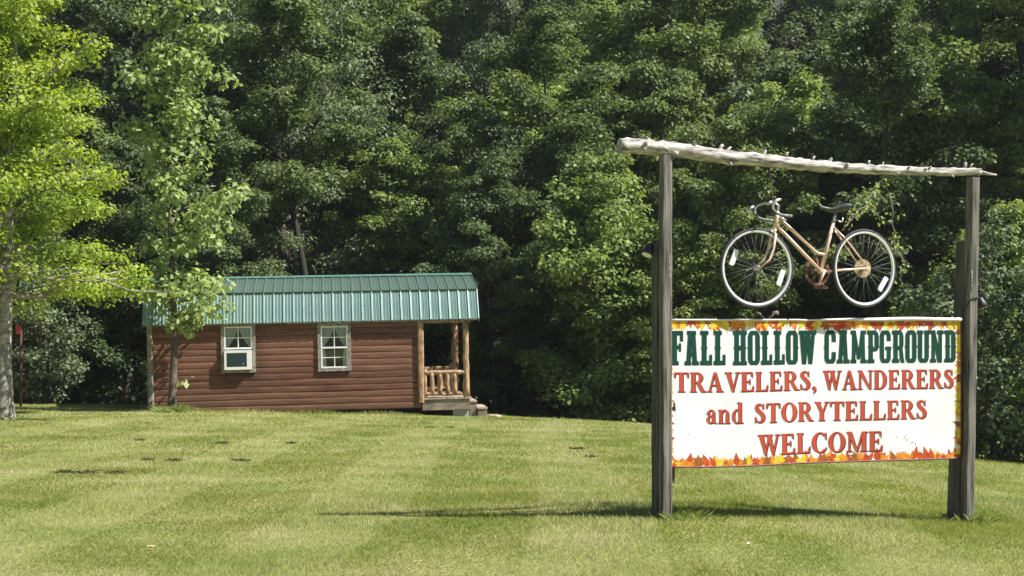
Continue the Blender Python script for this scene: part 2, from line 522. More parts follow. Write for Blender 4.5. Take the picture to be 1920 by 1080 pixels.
# ------------------------------------------------------------------ trees
def leaf_quads(rng, C, rad, per, size, flat=0.6, upb=0.55, wr=0.34, droop=0.25, shell=0.42):
    """leaf quads in clumps: C clump centres, rad radii, per leaves in a clump of radius 1"""
    cnt = np.maximum(6, (per * rad ** 2 * rng.uniform(0.75, 1.25, len(rad))).astype(int))
    idx = np.repeat(np.arange(len(rad)), cnt)
    n = len(idx)
    u = rng.normal(size=(n, 3)); u /= np.linalg.norm(u, axis=1)[:, None]
    rr = rng.random(n) ** shell
    # ragged clumps: every clump has its own lopsided stretch
    st = rng.uniform(0.7, 1.35, (len(rad), 3)) * np.array([1, 1, flat])
    off = u * rr[:, None] * rad[idx][:, None] * st[idx]
    pos = C[idx] + off
    pos[:, 2] -= 0.12 * (off[:, 0] ** 2 + off[:, 1] ** 2) / np.maximum(rad[idx], 0.1)
    nrm = u * 0.55 + np.array([0, 0, upb]) + rng.normal(0, 0.42, (n, 3))
    nrm /= np.linalg.norm(nrm, axis=1)[:, None]
    ax = u * np.array([1, 1, 0.2]) + rng.normal(0, 0.7, (n, 3)); ax[:, 2] -= droop
    ax -= nrm * np.sum(ax * nrm, 1)[:, None]
    ax /= np.linalg.norm(ax, axis=1)[:, None] + 1e-9
    b = np.cross(nrm, ax)
    s = (size * rng.uniform(0.6, 1.35, n))[:, None]
    V = np.empty((n, 4, 3))
    V[:, 0] = pos
    V[:, 1] = pos + s * (0.45 * ax + wr * b) + 0.05 * s * nrm
    V[:, 2] = pos + s * ax - 0.06 * s * nrm
    V[:, 3] = pos + s * (0.45 * ax - wr * b) + 0.05 * s * nrm
    return V.reshape(-1, 3)


def tree_meshes(name, seed, H, r0, base, prof, nl, cpl, clump, per, leaf, lmat, bmat, elev=(10, 55), wander=0.25, flat=0.6,
                upb=0.55, wr=0.34, spread=0.33, curve=0.15, inner=0.35, sides=8, twigs=0, droop=0.25, lean=(0, 0)):
    rng = np.random.default_rng(seed)
    pr = random.Random(seed)
    mb = MB()
    nt_ = 10
    tp = []
    x = y = 0.0
    for i in range(nt_):
        t = i / (nt_ - 1)
        tp.append(Vector((x + lean[0] * t, y + lean[1] * t, H * 0.95 * t)))
        x += rng.normal(0, wander) * H / 30; y += rng.normal(0, wander) * H / 30
    rads = [r0 * (1.0 - 0.93 * (i / (nt_ - 1)) ** 0.9) for i in range(nt_)]
    path = [tp[0] - Vector((0, 0, 0.3)), tp[0] + Vector((0, 0, 0.02)), tp[0].lerp(tp[1], 0.25)] + tp[1:]
    mb.tube(path, [r0 * 1.55, r0 * 1.35, r0 * 1.04] + rads[1:], sides, jit=0.06, rng=pr)
    def trunk_at(t):
        f = t * (nt_ - 1); i = min(int(f), nt_ - 2)
        return tp[i].lerp(tp[i + 1], f - i), rads[i] + (rads[i + 1] - rads[i]) * (f - i)
    C, Rd = [], []
    for i in range(nl):
        q = (i + rng.uniform(0.1, 0.9)) / nl
        t = base + (0.97 - base) * q
        p0, rt = trunk_at(min(t / 0.95, 0.99))
        az = i * 2.39996 + rng.uniform(-0.5, 0.5)
        Lh = prof(q) * rng.uniform(0.72, 1.2)
        el = R(elev[0] + (elev[1] - elev[0]) * q + rng.uniform(-10, 10))
        d = Vector((math.cos(az), math.sin(az), math.tan(el)))
        sd = Vector((-math.sin(az), math.cos(az), 0))
        bend = rng.uniform(-0.18, 0.18)
        pts = []
        for k in range(6):
            s_ = k / 5
            pts.append(p0 + d * (Lh * s_) + sd * (bend * Lh * s_ * s_) + Vector((0, 0, curve * Lh * s_ * s_)) + Vector(rng.normal(0, 0.03 * Lh, 3)) * (s_ > 0))
        lr = min(rt * 0.55, 0.02 + 0.028 * Lh)
        mb.tube(pts, [lr * (1 - 0.85 * k / 5) + 0.004 for k in range(6)], 6, caps=False)
        for j in range(cpl):
            s_ = inner + (1.02 - inner) * (j + rng.uniform(0.2, 0.8)) / cpl
            f = min(s_, 0.999) * 5; k = int(f)
            b = pts[k].lerp(pts[k + 1], f - k)
            c = b + sd * float(rng.uniform(-spread, spread)) * Lh * s_ + Vector((0, 0, float(rng.uniform(-0.2, 0.6)) * clump))
            mb.tube([pts[max(k - 1, 0)], b.lerp(c, 0.5) + Vector((0, 0, 0.05 * Lh)), c], [lr * 0.3 + 0.004, lr * 0.2 + 0.004, 0.004], 3, caps=False)
            C.append(c); Rd.append(clump * rng.uniform(0.55, 1.2) * (1.0 - 0.3 * q))
        for _ in range(twigs if rng.random() < 0.5 else 0):
            e = pts[-1] + d.normalized() * Lh * float(rng.uniform(0.15, 0.35)) + sd * float(rng.uniform(-0.3, 0.3)) * Lh * 0.4
            mb.tube([pts[-2], pts[-1], pts[-1].lerp(e, 0.5) + Vector((0, 0, 0.03)), e + Vector((0, 0, 0.1))], [0.012, 0.01, 0.007, 0.003], 4, caps=False)
    for _ in range(4):
        C.append(tp[-1] + Vector(rng.normal(0, clump * 0.35, 3))); Rd.append(clump * rng.uniform(0.5, 0.8))
    C = np.array([tuple(c) for c in C]); Rd = np.array(Rd)
    V = leaf_quads(rng, C, Rd, per, leaf, flat, upb, wr, droop)
    return mb.mesh(name + '_trunk', M[bmat]), fast_mesh(name + '_crown', V, 4, M[lmat])


def plant(name, meshes, x, y, label, cat='tree', group=None, rz=0.0, s=1.0, sz=None, parts=('trunk', 'crown'), sink=0.0):
    root = empty(name, (x, y, gz(x, y) - sink), (0, 0, rz), label, cat, group)
    root.scale = (s, s, sz or s)
    for pn, me in zip(parts, meshes): link(pn, me, root)
    return root


dome = lambda r: (lambda q: r * (0.55 + 0.45 * math.sin(math.pi * min(1, q * 1.15 + 0.12))) * (1.0 if q < 0.7 else 1 - 0.8 * (q - 0.7) / 0.3 * 0.8))
cone = lambda r: (lambda q: r * (1.0 - 0.86 * q) + 0.25)

PROTO = {
    'dark_a': tree_meshes('dark_a', 11, 15.0, 0.24, 0.16, dome(3.6), 26, 6, 0.98, 560, 0.165, 'leaf_dark', 'bark', flat=0.5, upb=0.75),
    'dark_b': tree_meshes('dark_b', 12, 17.0, 0.27, 0.34, dome(3.9), 25, 6, 1.0, 540, 0.17, 'leaf_dark', 'bark', wander=0.5, flat=0.5, upb=0.75),
    'mid_a': tree_meshes('mid_a', 13, 13.0, 0.20, 0.14, dome(3.3), 25, 6, 0.92, 600, 0.16, 'leaf_mid', 'bark', flat=0.5, upb=0.75),
    'mid_b': tree_meshes('mid_b', 14, 16.0, 0.25, 0.28, dome(3.5), 25, 6, 0.98, 560, 0.165, 'leaf_mid', 'bark', wander=0.6, elev=(0, 50), flat=0.45, upb=0.75),
    'grey_a': tree_meshes('grey_a', 15, 15.5, 0.22, 0.18, dome(3.3), 28, 8, 0.85, 620, 0.14, 'leaf_grey', 'bark', wr=0.22, droop=0.7),
    'olive_a': tree_meshes('olive_a', 16, 10.0, 0.17, 0.10, dome(2.8), 27, 7, 0.72, 760, 0.135, 'leaf_olive', 'bark', flat=0.5, upb=0.75),
    'tall_a': tree_meshes('tall_a', 23, 18.0, 0.23, 0.46, dome(3.4), 20, 6, 0.92, 560, 0.165, 'leaf_mid', 'bark_dark', wander=0.55, elev=(5, 45), flat=0.5, upb=0.75),
    'shrub_a': tree_meshes('shrub_a', 17, 3.2, 0.05, 0.04, dome(1.35), 26, 5, 0.42, 900, 0.10, 'leaf_grey', 'bark', wander=0.5, elev=(25, 75)),
    'bush_a': tree_meshes('bush_a', 18, 7.3, 0.14, 0.04, dome(2.0), 38, 8, 0.60, 720, 0.125, 'leaf_olive', 'bark', elev=(5, 60), flat=0.5, upb=0.7),
}

G = 'forest trees behind the lawn'
LAB = {'dark_a': 'dense dark green tree', 'dark_b': 'bare trunked dark green tree', 'mid_a': 'round headed mid green tree',
       'mid_b': 'spreading mid green tree', 'grey_a': 'narrow leaved grey green tree', 'olive_a': 'bright olive green tree'}
TIER = ('at the slope foot', 'low on the slope', 'on the lower slope', 'halfway uphill', 'high uphill', 'near the hilltop', 'on the hilltop')


def where(x, y):
    a = x / y
    if a < -0.275: return 'behind the yellow green tree'
    if a < -0.19: return 'behind the slim tree'
    if a < -0.11: return 'behind the cabin windows'
    if a < -0.02: return 'behind the cabin porch'
    if a < 0.10: return 'between the porch and the sign'
    if a < 0.16: return 'behind the near sign post'
    if a < 0.23: return 'behind the bicycle front wheel'
    if a < 0.30: return 'behind the bicycle rear wheel'
    return 'behind the far sign post'


# trees one can pick out: kind, x, y, turn, scale, label
SPOTS = [
    ('grey_a', -6.9, 43.0, 0.4, 0.98, 'grey green fine leaved tree rising above the cabin roof, beside the slim tree'),
    ('olive_a', -3.6, 42.5, 1.2, 0.86, 'pale olive tree standing behind the porch half of the cabin roof'),
    ('olive_a', 0.9, 46.5, 2.6, 1.12, 'yellow green tree between the cabin roof and the big olive bush, farther up'),
    ('olive_a', 3.9, 50.0, 4.2, 1.28, 'bright green tree topping the woods above the end of the log beam'),
    ('olive_a', 8.1, 42.0, 0.2, 1.04, 'yellow green tree rising above the middle of the log beam'),
    ('olive_a', 12.4, 36.5, 3.3, 0.98, 'light green tree right behind the top of the far sign post'),
    ('tall_a', 12.9, 38.6, 0.0, 0.95, 'tall dark trunked tree above the far sign post'),
    ('tall_a', 6.3, 47.5, 1.9, 0.92, 'tall dark trunked tree above the thick half of the log beam'),
    ('tall_a', -5.5, 48.5, 3.6, 1.0, 'tall dark trunked tree above the middle of the cabin roof'),
    ('tall_a', 1.3, 42.2, 5.0, 0.72, 'dark trunked tree standing between the porch and the big olive bush'),
    ('tall_a', -6.2, 39.6, 2.7, 0.74, 'dark trunked tree right behind the cabin roof, in deep shade'),
    ('mid_a', 5.9, 35.4, 5.2, 0.66, 'dim green tree in the shade behind the hanging bicycle'),
    ('dark_b', 9.6, 35.2, 2.2, 0.66, 'dark tree in the shade behind the bicycle and the far sign post'),
]
for kd, x, y, rz, s, lab in SPOTS:
    plant('broadleaf_tree', PROTO[kd], x, y, lab, 'tree', G, rz, s)
rr = random.Random(42)
ROWS = ((39.8, 4.2, ('mid_a', 'dark_a', 'olive_a', 'grey_a', 'dark_a'), 0.62, (-15, 17)),
        (46.5, 4.6, ('dark_b', 'mid_b', 'dark_a', 'olive_a', 'grey_a'), 0.84, (-18, 21)),
        (54.0, 4.7, ('mid_b', 'dark_b', 'mid_a', 'dark_b', 'grey_a'), 1.0, (-21, 26)),
        (62.0, 4.9, ('dark_a', 'mid_b', 'mid_a', 'grey_a', 'dark_b'), 1.0, (-24, 30)),
        (71.0, 5.2, ('mid_a', 'dark_b', 'mid_b', 'grey_a'), 1.05, (-27, 32)),
        (82.0, 5.8, ('mid_b', 'grey_a', 'dark_a'), 1.1, (-31, 36)),
        (96.0, 6.6, ('mid_b', 'dark_b', 'grey_a'), 1.15, (-36, 42)))
for ti, (y0, dx, kinds, sc, (xa, xb)) in enumerate(ROWS):
    x = xa + rr.uniform(0, dx)
    k = rr.randrange(len(kinds))
    while x < xb:
        px = x + rr.uniform(-0.8, 0.8); py = y0 + rr.uniform(-1.8, 1.8)
        kd = kinds[k % len(kinds)]; k += rr.choice((1, 1, 2))
        if all((px - q[1]) ** 2 + (py - q[2]) ** 2 > 4.0 for q in SPOTS):
            plant('broadleaf_tree', PROTO[kd], px, py, LAB[kd] + ' ' + TIER[ti] + ' ' + where(px, py), 'tree', G, rr.uniform(0, 6.28), sc * rr.uniform(0.88, 1.14), None)
        x += dx * rr.uniform(0.8, 1.2)
# undergrowth on the forest floor: one leafy mass
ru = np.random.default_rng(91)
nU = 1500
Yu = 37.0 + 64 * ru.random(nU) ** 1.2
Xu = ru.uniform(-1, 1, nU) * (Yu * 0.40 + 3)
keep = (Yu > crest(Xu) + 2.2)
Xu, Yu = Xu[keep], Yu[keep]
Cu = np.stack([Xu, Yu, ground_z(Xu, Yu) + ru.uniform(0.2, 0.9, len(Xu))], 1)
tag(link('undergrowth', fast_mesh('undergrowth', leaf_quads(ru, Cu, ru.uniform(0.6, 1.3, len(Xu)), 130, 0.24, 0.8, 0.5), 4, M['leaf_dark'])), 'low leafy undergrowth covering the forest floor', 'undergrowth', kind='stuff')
SNAG = tree_meshes('snag', 61, 8.5, 0.055, 0.25, dome(1.7), 16, 5, 0.35, 160, 0.13, 'leaf_grey', 'bark', wander=0.7, elev=(15, 70), spread=0.5, twigs=3)
for x, y, rz, s_, lab in ((0.35, 38.9, 2.0, 0.9, 'thin sparse tree between porch and big olive bush'),
                          (6.6, 40.5, 3.9, 1.2, 'thin sparse tree rising behind the log beam'),
                          (12.6, 37.2, 1.1, 1.05, 'thin sparse tree behind the top of the far sign post')):
    plant('sparse_tree', SNAG, x, y, lab, 'tree', None, rz, s_)
# edge of the wood on the right, nearer than the rest
for kd, x, y, rz, s, lab in (('dark_b', 17.0, 34.0, 1.0, 0.9, 'tall dark tree at the edge of the woods well beyond the far sign post'),
                             ('mid_b', 19.5, 39.0, 2.0, 1.0, 'tall mid green tree at the edge of the woods well beyond the far sign post'),
                             ('dark_a', 15.5, 40.5, 2.9, 0.95, 'dense dark tree behind the light green tree by the far sign post')):
    plant('broadleaf_tree', PROTO[kd], x, y, lab, 'tree', G, rz, s)
plant('leafy_bush', PROTO['bush_a'], 2.25, 35.8, 'big sunlit olive green bush beside the near sign post', 'bush', None, 0.7, 1.0, 1.0)
plant('leafy_bush', PROTO['bush_a'], 4.4, 35.0, 'smaller olive bush half hidden between near sign post and bicycle', 'bush', None, 2.9, 0.8, 0.78)
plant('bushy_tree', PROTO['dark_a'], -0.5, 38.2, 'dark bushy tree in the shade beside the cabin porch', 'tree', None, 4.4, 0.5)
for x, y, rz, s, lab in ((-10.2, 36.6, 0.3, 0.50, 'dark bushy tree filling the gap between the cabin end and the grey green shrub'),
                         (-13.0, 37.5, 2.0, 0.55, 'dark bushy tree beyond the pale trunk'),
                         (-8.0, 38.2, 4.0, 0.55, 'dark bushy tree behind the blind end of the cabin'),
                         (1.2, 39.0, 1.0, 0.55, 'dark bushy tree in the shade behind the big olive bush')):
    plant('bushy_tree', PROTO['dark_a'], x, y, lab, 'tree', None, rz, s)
plant('leafy_bush', PROTO['bush_a'], 9.9, 28.5, 'tall leafy bush behind the far sign post', 'bush', None, 5.5, 0.8, 0.80)
for x, y, rz, s, lab in ((8.75, 25.4, 0.3, 0.98, 'dense grey green shrub at the lawn edge beside the far sign post'),
                         (10.4, 25.2, 2.3, 1.15, 'wide shrub at the lawn edge, next to the dense grey green one'),
                         (-11.6, 34.6, 1.3, 0.92, 'grey green shrub behind the pale trunk of the yellow green tree'),
                         (-13.2, 35.2, 4.0, 1.1, 'shrub beyond the pale trunk, farther from the cabin')):
    plant('shrub', PROTO['shrub_a'], x, y, lab, 'shrub', None, rz, s, parts=('stem', 'foliage'))

yt = tree_meshes('yellow', 31, 11.5, 0.15, 0.20, (lambda q: float(np.interp(q, [0, .07, .16, .3, .55, .8, 1], [3.3, 2.8, 2.0, 1.6, 1.25, .8, .2]))), 52, 8, 0.46, 1050, 0.088, 'leaf_yellow', 'bark_pale', elev=(0, 40),
                 wander=0.12, flat=0.62, upb=0.6, spread=0.34, curve=0.04, inner=0.18, twigs=2, sides=12, wr=0.36)
plant('young_oak', yt, -9.86, 27.0, 'bright yellow green young tree with tiered branches and pale trunk', 'tree', None, 1.0)


def slim_tree():
    rng = np.random.default_rng(8)
    mb = MB()
    H = 11.0
    pr = random.Random(3)
    tp = [Vector((0.05 * math.sin(z * 0.9), 0.04 * math.sin(z * 0.7 + 1), z)) for z in np.linspace(0, H, 14)]
    mb.tube([Vector((0, 0, -0.3)), Vector((0, 0, 0.03))] + tp[1:], [0.14, 0.11] + [0.086 * (1 - 0.9 * i / 13) for i in range(1, 14)], 10, jit=0.05, rng=pr)
    C, Rd = [], []
    # boughs: height, direction in the ground plane, reach, clump size
    B = [(2.1, 0.10, 1.25, .40), (2.05, 0.5, .8, .38), (2.35, -0.3, 0.9, .42), (2.4, 2.8, .75, .36), (2.7, 0.25, .95, .42), (2.6, 4.4, .6, .38), (3.0, 0.9, .6, .36), (2.9, 3.6, .4, .34),
         (3.5, 5.6, 0.7, .36), (3.7, 2.9, .55, .32), (3.9, 0.1, 1.3, .36), (4.1, 5.9, 1.55, .36), (4.4, 0.35, 1.7, .34), (4.3, 3.3, .7, .36), (4.7, 5.0, 0.7, .38),
         (5.1, 2.6, .8, .38), (5.3, 0.2, .8, .36), (5.7, 4.1, .7, .4), (6.0, 0.6, 1.1, .42), (6.2, 3.0, 1.0, .42), (6.5, 5.6, .9, .42), (6.9, 1.7, .8, .4), (7.0, 3.4, 1.1, .42),
         (7.3, 0.1, 1.1, .42), (7.7, 5.0, .8, .42), (7.9, 2.8, .9, .42), (8.2, 0.4, .9, .42), (8.6, 3.5, .7, .4), (8.9, 5.8, .8, .4), (9.3, 1.5, .6, .4), (9.7, 3.2, .5, .38), (10.2, 0.3, .45, .36), (10.8, 0, .1, .36)]
    for (h, az, L, cr) in B:
        if L < 1.5: L *= 0.74
        cr *= 0.86
        i = min(int(h / H * 13), 12)
        p0 = tp[i].lerp(tp[i + 1], h / H * 13 - i)
        d = Vector((math.cos(az), math.sin(az), 0.35))
        pts = [p0 + d * L * s_ + Vector((0, 0, 0.12 * L * s_ * s_)) for s_ in (0, .35, .7, 1)]
        mb.tube(pts, [0.028, 0.02, 0.013, 0.006], 6, caps=False)
        for s_ in (0.35, 0.6, 0.8, 1.0):
            c = p0 + d * L * s_ + Vector(rng.normal(0, 0.13, 3))
            C.append(tuple(c)); Rd.append(cr * rng.uniform(0.7, 1.1))
    # a few sprouts low on the trunk
    for (h, az) in ((1.75, 0.2), (0.62, 0.1)):
        p0 = Vector((0.05, 0, h)); e = p0 + Vector((0.22, 0.02, 0.12))
        mb.tube([p0, e], [0.008, 0.004], 4, caps=False)
        C.append(tuple(e)); Rd.append(0.13)
    C = np.array(C); Rd = np.array(Rd)
    V = leaf_quads(rng, C, Rd * 1.1, 470, 0.140, 0.8, 0.45, 0.40, 0.35, 0.5)
    return mb.mesh('slim_trunk', M['bark_grey']), fast_mesh('slim_crown', V, 4, M['leaf_pale'])


plant('slim_tree', slim_tree(), -7.55, 30.75, 'slim large leaved tree standing close in front of the cabin wall', 'tree')


# ------------------------------------------------------------------ cabin
CW, CL, WX = 3.05, 7.36, 6.215     # depth, length with porch, length of the closed part
cabin = empty('log_cabin', (-8.275, 31.73, -0.39), (0, R(-1.18), R(7.5)),
              'small red brown log sided cabin with green metal barn roof and corner porch', 'cabin')
rc = random.Random(9)
WINS = [(1.693, 2.326, 0.869, 1.856), (3.896, 4.516, 0.851, 1.821)]


def sid_piece(x0, x1, z0, z1):
    mb = MB()
    h = z1 - z0
    prof = [(0.0, z0), (-0.012, z0 + 0.003), (-0.0165, z0 + 0.16 * h), (-0.0195, z0 + 0.5 * h), (-0.0165, z0 + 0.84 * h), (-0.012, z1 - 0.003), (0.0, z1)]
    nseg = max(1, int((x1 - x0) / 0.9))
    vs, fs = [], []
    for i in range(nseg + 1):
        x = x0 + (x1 - x0) * i / nseg
        dj = rc.uniform(-0.004, 0.004); dz = rc.uniform(-0.007, 0.007)
        for k, (y, z) in enumerate(prof):
            vs.append((x, y + (dj if 0 < k < 6 else 0), z + (dz if 0 < k < 6 else 0)))
    m = len(prof)
    for i in range(nseg):
        for k in range(m - 1):
            fs.append((i * m + k, (i + 1) * m + k, (i + 1) * m + k + 1, i * m + k + 1))
    mb.add(vs, fs, 0, True)
    mb.add([vs[k] for k in range(m)], [tuple(range(m))])
    mb.add([vs[nseg * m + k] for k in range(m)], [tuple(reversed(range(m)))])
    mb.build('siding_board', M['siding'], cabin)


NR = 14
zb, zt = -0.14, 1.925
for i in range(NR):
    z0 = zb + (zt - zb) * i / NR; z1 = zb + (zt - zb) * (i + 1) / NR
    cuts = [(a - 0.02, b + 0.02) for a, b, c, d in WINS if z1 > c + 0.01 and z0 < d - 0.01]
    x = 0.02
    for a, b in cuts:
        sid_piece(x, a, z0, z1); x = b
    sid_piece(x, WX - 0.02, z0, z1)

# backing walls round the room
mb = MB()
x = 0.0
for a, b, c, d in WINS:
    mb.box((x, 0.0, zb), (a - 0.02, 0.06, zt))
    mb.box((a - 0.02, 0.0, zb), (b + 0.02, 0.06, c - 0.02))
    mb.box((a - 0.02, 0.0, d + 0.02), (b + 0.02, 0.06, zt))
    x = b + 0.02
mb.box((x, 0.0, zb), (WX, 0.06, zt))
mb.build('front_wall', M['dark_wood'], cabin)
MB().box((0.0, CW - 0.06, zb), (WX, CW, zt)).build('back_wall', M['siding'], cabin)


def gable(x0, x1, y0=0.0, y1=CW):
    mb = MB()
    o = [(0.06, zb), (CW - 0.06, zb), (CW - 0.06, 1.92), (CW - 0.20, 2.60), (1.525, 2.98), (0.20, 2.60), (0.06, 1.92)]
    n = len(o)
    mb.add([(x0, y, z) for y, z in o] + [(x1, y, z) for y, z in o],
           [tuple(reversed(range(n))), tuple(range(n, 2 * n))] + [(k, (k + 1) % n, n + (k + 1) % n, n + k) for k in range(n)])
    return mb


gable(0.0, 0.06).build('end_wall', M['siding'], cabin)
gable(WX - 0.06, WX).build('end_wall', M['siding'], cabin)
MB().box((0.06, 0.06, -0.02), (WX - 0.06, CW - 0.06, 0.05)).build('floor', M['deck'], cabin)
MB().box((0.06, 0.06, 1.93), (WX - 0.06, CW - 0.06, 1.96)).build('ceiling', M['dark_wood'], cabin)
# door in the end wall, opening on the porch
dr = MB().box((WX + 0.002, 1.05, 0.10), (WX + 0.03, 1.9, 1.88)).build('door', M['casing'], cabin)
MB().tube([(WX + 0.03, 1.14, 0.95), (WX + 0.08, 1.14, 0.95)], [0.02, 0.028], 8).build('handle', M['steel'], dr)
# corner boards: rounded slabs of weathered wood
for x0, x1, z0 in ((-0.045, 0.085, zb - 0.22), (6.14, 6.275, zb + 0.13)):
    mb = MB()
    n = 9
    vs, fs = [], []
    for i in range(n):
        z = z0 + (1.93 - z0) * i / (n - 1)
        j0, j1 = rc.uniform(-0.010, 0.010), rc.uniform(-0.010, 0.010)
        for (u, v) in ((x0 + j0, 0.02), (x0 + j0, -0.055), (x0 + 0.035 + j0, -0.082), (x1 - 0.035 + j1, -0.082), (x1 + j1, -0.055), (x1 + j1, 0.02)):
            vs.append((u, v, z))
    for i in range(n - 1):
        for k in range(5): fs.append((i * 6 + k, i * 6 + k + 1, (i + 1) * 6 + k + 1, (i + 1) * 6 + k))
    fs += [tuple(reversed(range(6))), tuple((n - 1) * 6 + k for k in range(6))]
    mb.add(vs, fs)
    mb.build('corner_board', M['log_tan'] if x0 > 1 else M['casing'], cabin)
# floor skirt under the siding
MB().box((0.1, 0.50, zb - 0.30), (WX + 0.02, 0.60, zb - 0.002)).build('floor_beam', M['dark_wood'], cabin)
MB().box((0.1, CW - 0.15, zb - 0.11), (WX + 0.02, CW - 0.05, zb - 0.002)).build('floor_beam', M['dark_wood'], cabin)

# windows
for wi, (a, b, c, d) in enumerate(WINS):
    cs = MB()
    wv = 0.075
    yo, yi = -0.062, 0.0
    w = cs.box((a - wv, yo, d + 0.002), (b + wv, yi, d + 0.085)).build('window', M['casing'], cabin)
    w['label'] = 'small sash window with tied curtains' + (' above the air conditioner' if wi == 0 else '')
    MB().box((a - wv, yo - 0.004, c - 0.075), (b + wv, yi, c - 0.002)).build('casing_board', M['casing'], w)
    MB().box((a - wv, yo + 0.003, c), (a - 0.002, yi, d)).build('casing_board', M['casing'], w)
    MB().box((b + 0.002, yo + 0.003, c), (b + wv, yi, d)).build('casing_board', M['casing'], w)
    mid = 0.5 * (c + d) - (0.0 if wi else -0.005)
    t = 0.030
    s = MB()
    s.box((a, -0.05, d - t), (b, 0.02, d)).box((a, -0.05, mid - t), (a + t, 0.02, d - t)).box((b - t, -0.05, mid - t), (b, 0.02, d - t)).box((a + t, -0.05, mid - t), (b - t, 0.02, mid + 0.006))
    xm, zm = 0.5 * (a + b), 0.5 * (mid + d - t)
    s.box((xm - 0.010, -0.03, mid + 0.006), (xm + 0.010, 0.0, d - t)).box((a + t, -0.029, zm - 0.010), (xm - 0.010, -0.001, zm + 0.010)).box((xm + 0.010, -0.029, zm - 0.010), (b - t, -0.001, zm + 0.010))
    s.build('sash', M['vinyl'], w)
    MB().box((a + t, -0.017, mid), (b - t, -0.013, d - t)).build('pane', M['glass'], w)
    if wi == 1:
        s = MB()
        s.box((a, -0.045, c), (b, 0.03, c + t)).box((a, -0.045, c + t), (a + t, 0.03, mid - t)).box((b - t, -0.045, c + t), (b, 0.03, mid - t))
        zm2 = 0.5 * (c + t + mid - t)
        s.box((xm - 0.008, 0.012, c + t), (xm + 0.008, 0.03, mid - t)).box((a + t, 0.013, zm2 - 0.008), (xm - 0.008, 0.029, zm2 + 0.008)).box((xm + 0.008, 0.013, zm2 - 0.008), (b - t, 0.029, zm2 + 0.008))
        s.build('sash', M['vinyl'], w)
        MB().box((a + t, 0.017, c + t), (b - t, 0.021, mid - t)).build('pane', M['glass'], w)
    for sg_ in (-1, 1):
        e = a + 0.02 if sg_ < 0 else b - 0.02
        half = 0.5 * (b - a) - 0.03
        vs, fs = [], []
        nu, nv = 14, 12
        for j in range(nv):
            v = j / (nv - 1)
            z = d - 0.01 - v * (d - c + 0.02)
            tie = 0.46
            if v < tie: k = 1 - 0.80 * (v / tie) ** 1.6
            else: k = 0.20 + 0.16 * min(1, (v - tie) / 0.25)
            for i in range(nu):
                u = i / (nu - 1)
                vs.append((e - sg_ * half * k * u, 0.040 + 0.006 * math.sin(u * 26 + v * 2) * (0.5 + 0.5 * k), z))
        for j in range(nv - 1):
            for i in range(nu - 1):
                fs.append((j * nu + i, j * nu + i + 1, (j + 1) * nu + i + 1, (j + 1) * nu + i))
        mb = MB(); mb.add(vs, fs, 0, True)
        mb.build('curtain', M['curtain'], w)

# gambrel roof: each ribbed metal panel is a piece
NP = 34
RX0, RX1 = -0.115, 7.585
PW = (RX1 - RX0) / NP


def roof_panel(p0, p1, th=0.012):
    (y0, z0), (y1, z1) = p0, p1
    ln = math.hypot(y1 - y0, z1 - z0)
    ny, nz_ = -(z1 - z0) / ln, (y1 - y0) / ln
    if nz_ < 0: ny, nz_ = -ny, -nz_
    w = PW
    prof = [(0.0, 0.026), (0.010, 0.028), (0.026, 0.0), (w * .36 - .012, 0.0), (w * .36, 0.009), (w * .36 + .012, 0.0), (w * .68 - .012, 0.0), (w * .68, 0.009),
            (w * .68 + .012, 0.0), (w - .024, 0.0), (w - .008, 0.028), (w, 0.026)]
    vs = []
    for (py, pz) in ((y0, z0), (y1, z1)):
        for x, h in prof: vs.append((x, py + ny * h, pz + nz_ * h))
        for x, h in ((w, -th), (0, -th)): vs.append((x, py + ny * h, pz + nz_ * h))
    n = len(prof) + 2
    fs = [(k, (k + 1) % n, n + (k + 1) % n, n + k) for k in range(n)]
    fs += [tuple(reversed(range(n))), tuple(range(n, 2 * n))]
    mb = MB(); mb.add(vs, fs)
    return mb.mesh('roof_panel', M['roof'])


EV, KN, RG = (-0.15, 1.93), (0.17, 2.64), (1.525, 3.02)
mir = lambda p: (CW - p[0], p[1])
KL = (KN[0] + 0.004, KN[1] - 0.006)
KU = (KN[0] - 0.045, KN[1] + 0.004)
meshes = [roof_panel(EV, KL), roof_panel(KU, RG), roof_panel(mir(EV), mir(KL)), roof_panel(mir(KU), mir(RG))]
for k in range(NP):
    for me in meshes:
        o = link('roof_panel', me, cabin)
        o.location.x = RX0 + k * PW
L_ = RX1 - RX0
MB().add([(RX0 - .01, 1.525 - 0.13, 3.012), (RX0 - .01, 1.525, 3.062), (RX0 - .01, 1.525 + 0.13, 3.012), (RX1 + .01, 1.525 - 0.13, 3.012), (RX1 + .01, 1.525, 3.062), (RX1 + .01, 1.525 + 0.13, 3.012)],
         [(0, 3, 4, 1), (1, 4, 5, 2), (0, 1, 2), (3, 5, 4), (0, 2, 5, 3)]).build('ridge_cap', M['roof_trim'], cabin)
for xx in (RX0 - 0.012, RX1 + 0.002):
    for (p, q) in ((EV, KN), (KN, RG), (mir(RG), mir(KN)), (mir(KN), mir(EV))):
        (y0, z0), (y1, z1) = p, q
        mb = MB()
        mb.add([(xx, y0, z0 - .07), (xx + .010, y0, z0 - .07), (xx + .010, y1, z1 - .07), (xx, y1, z1 - .07), (xx, y0, z0 + .034), (xx + .010, y0, z0 + .034), (xx + .010, y1, z1 + .034), (xx, y1, z1 + .034)],
               [(0, 3, 2, 1), (4, 5, 6, 7), (0, 1, 5, 4), (1, 2, 6, 5), (2, 3, 7, 6), (3, 0, 4, 7)])
        mb.build('rake_trim', M['roof'], cabin)
MB().box((RX0 + 0.02, -0.135, 1.895), (RX1 - 0.02, -0.02, 1.925)).build('soffit', M['casing'], cabin)
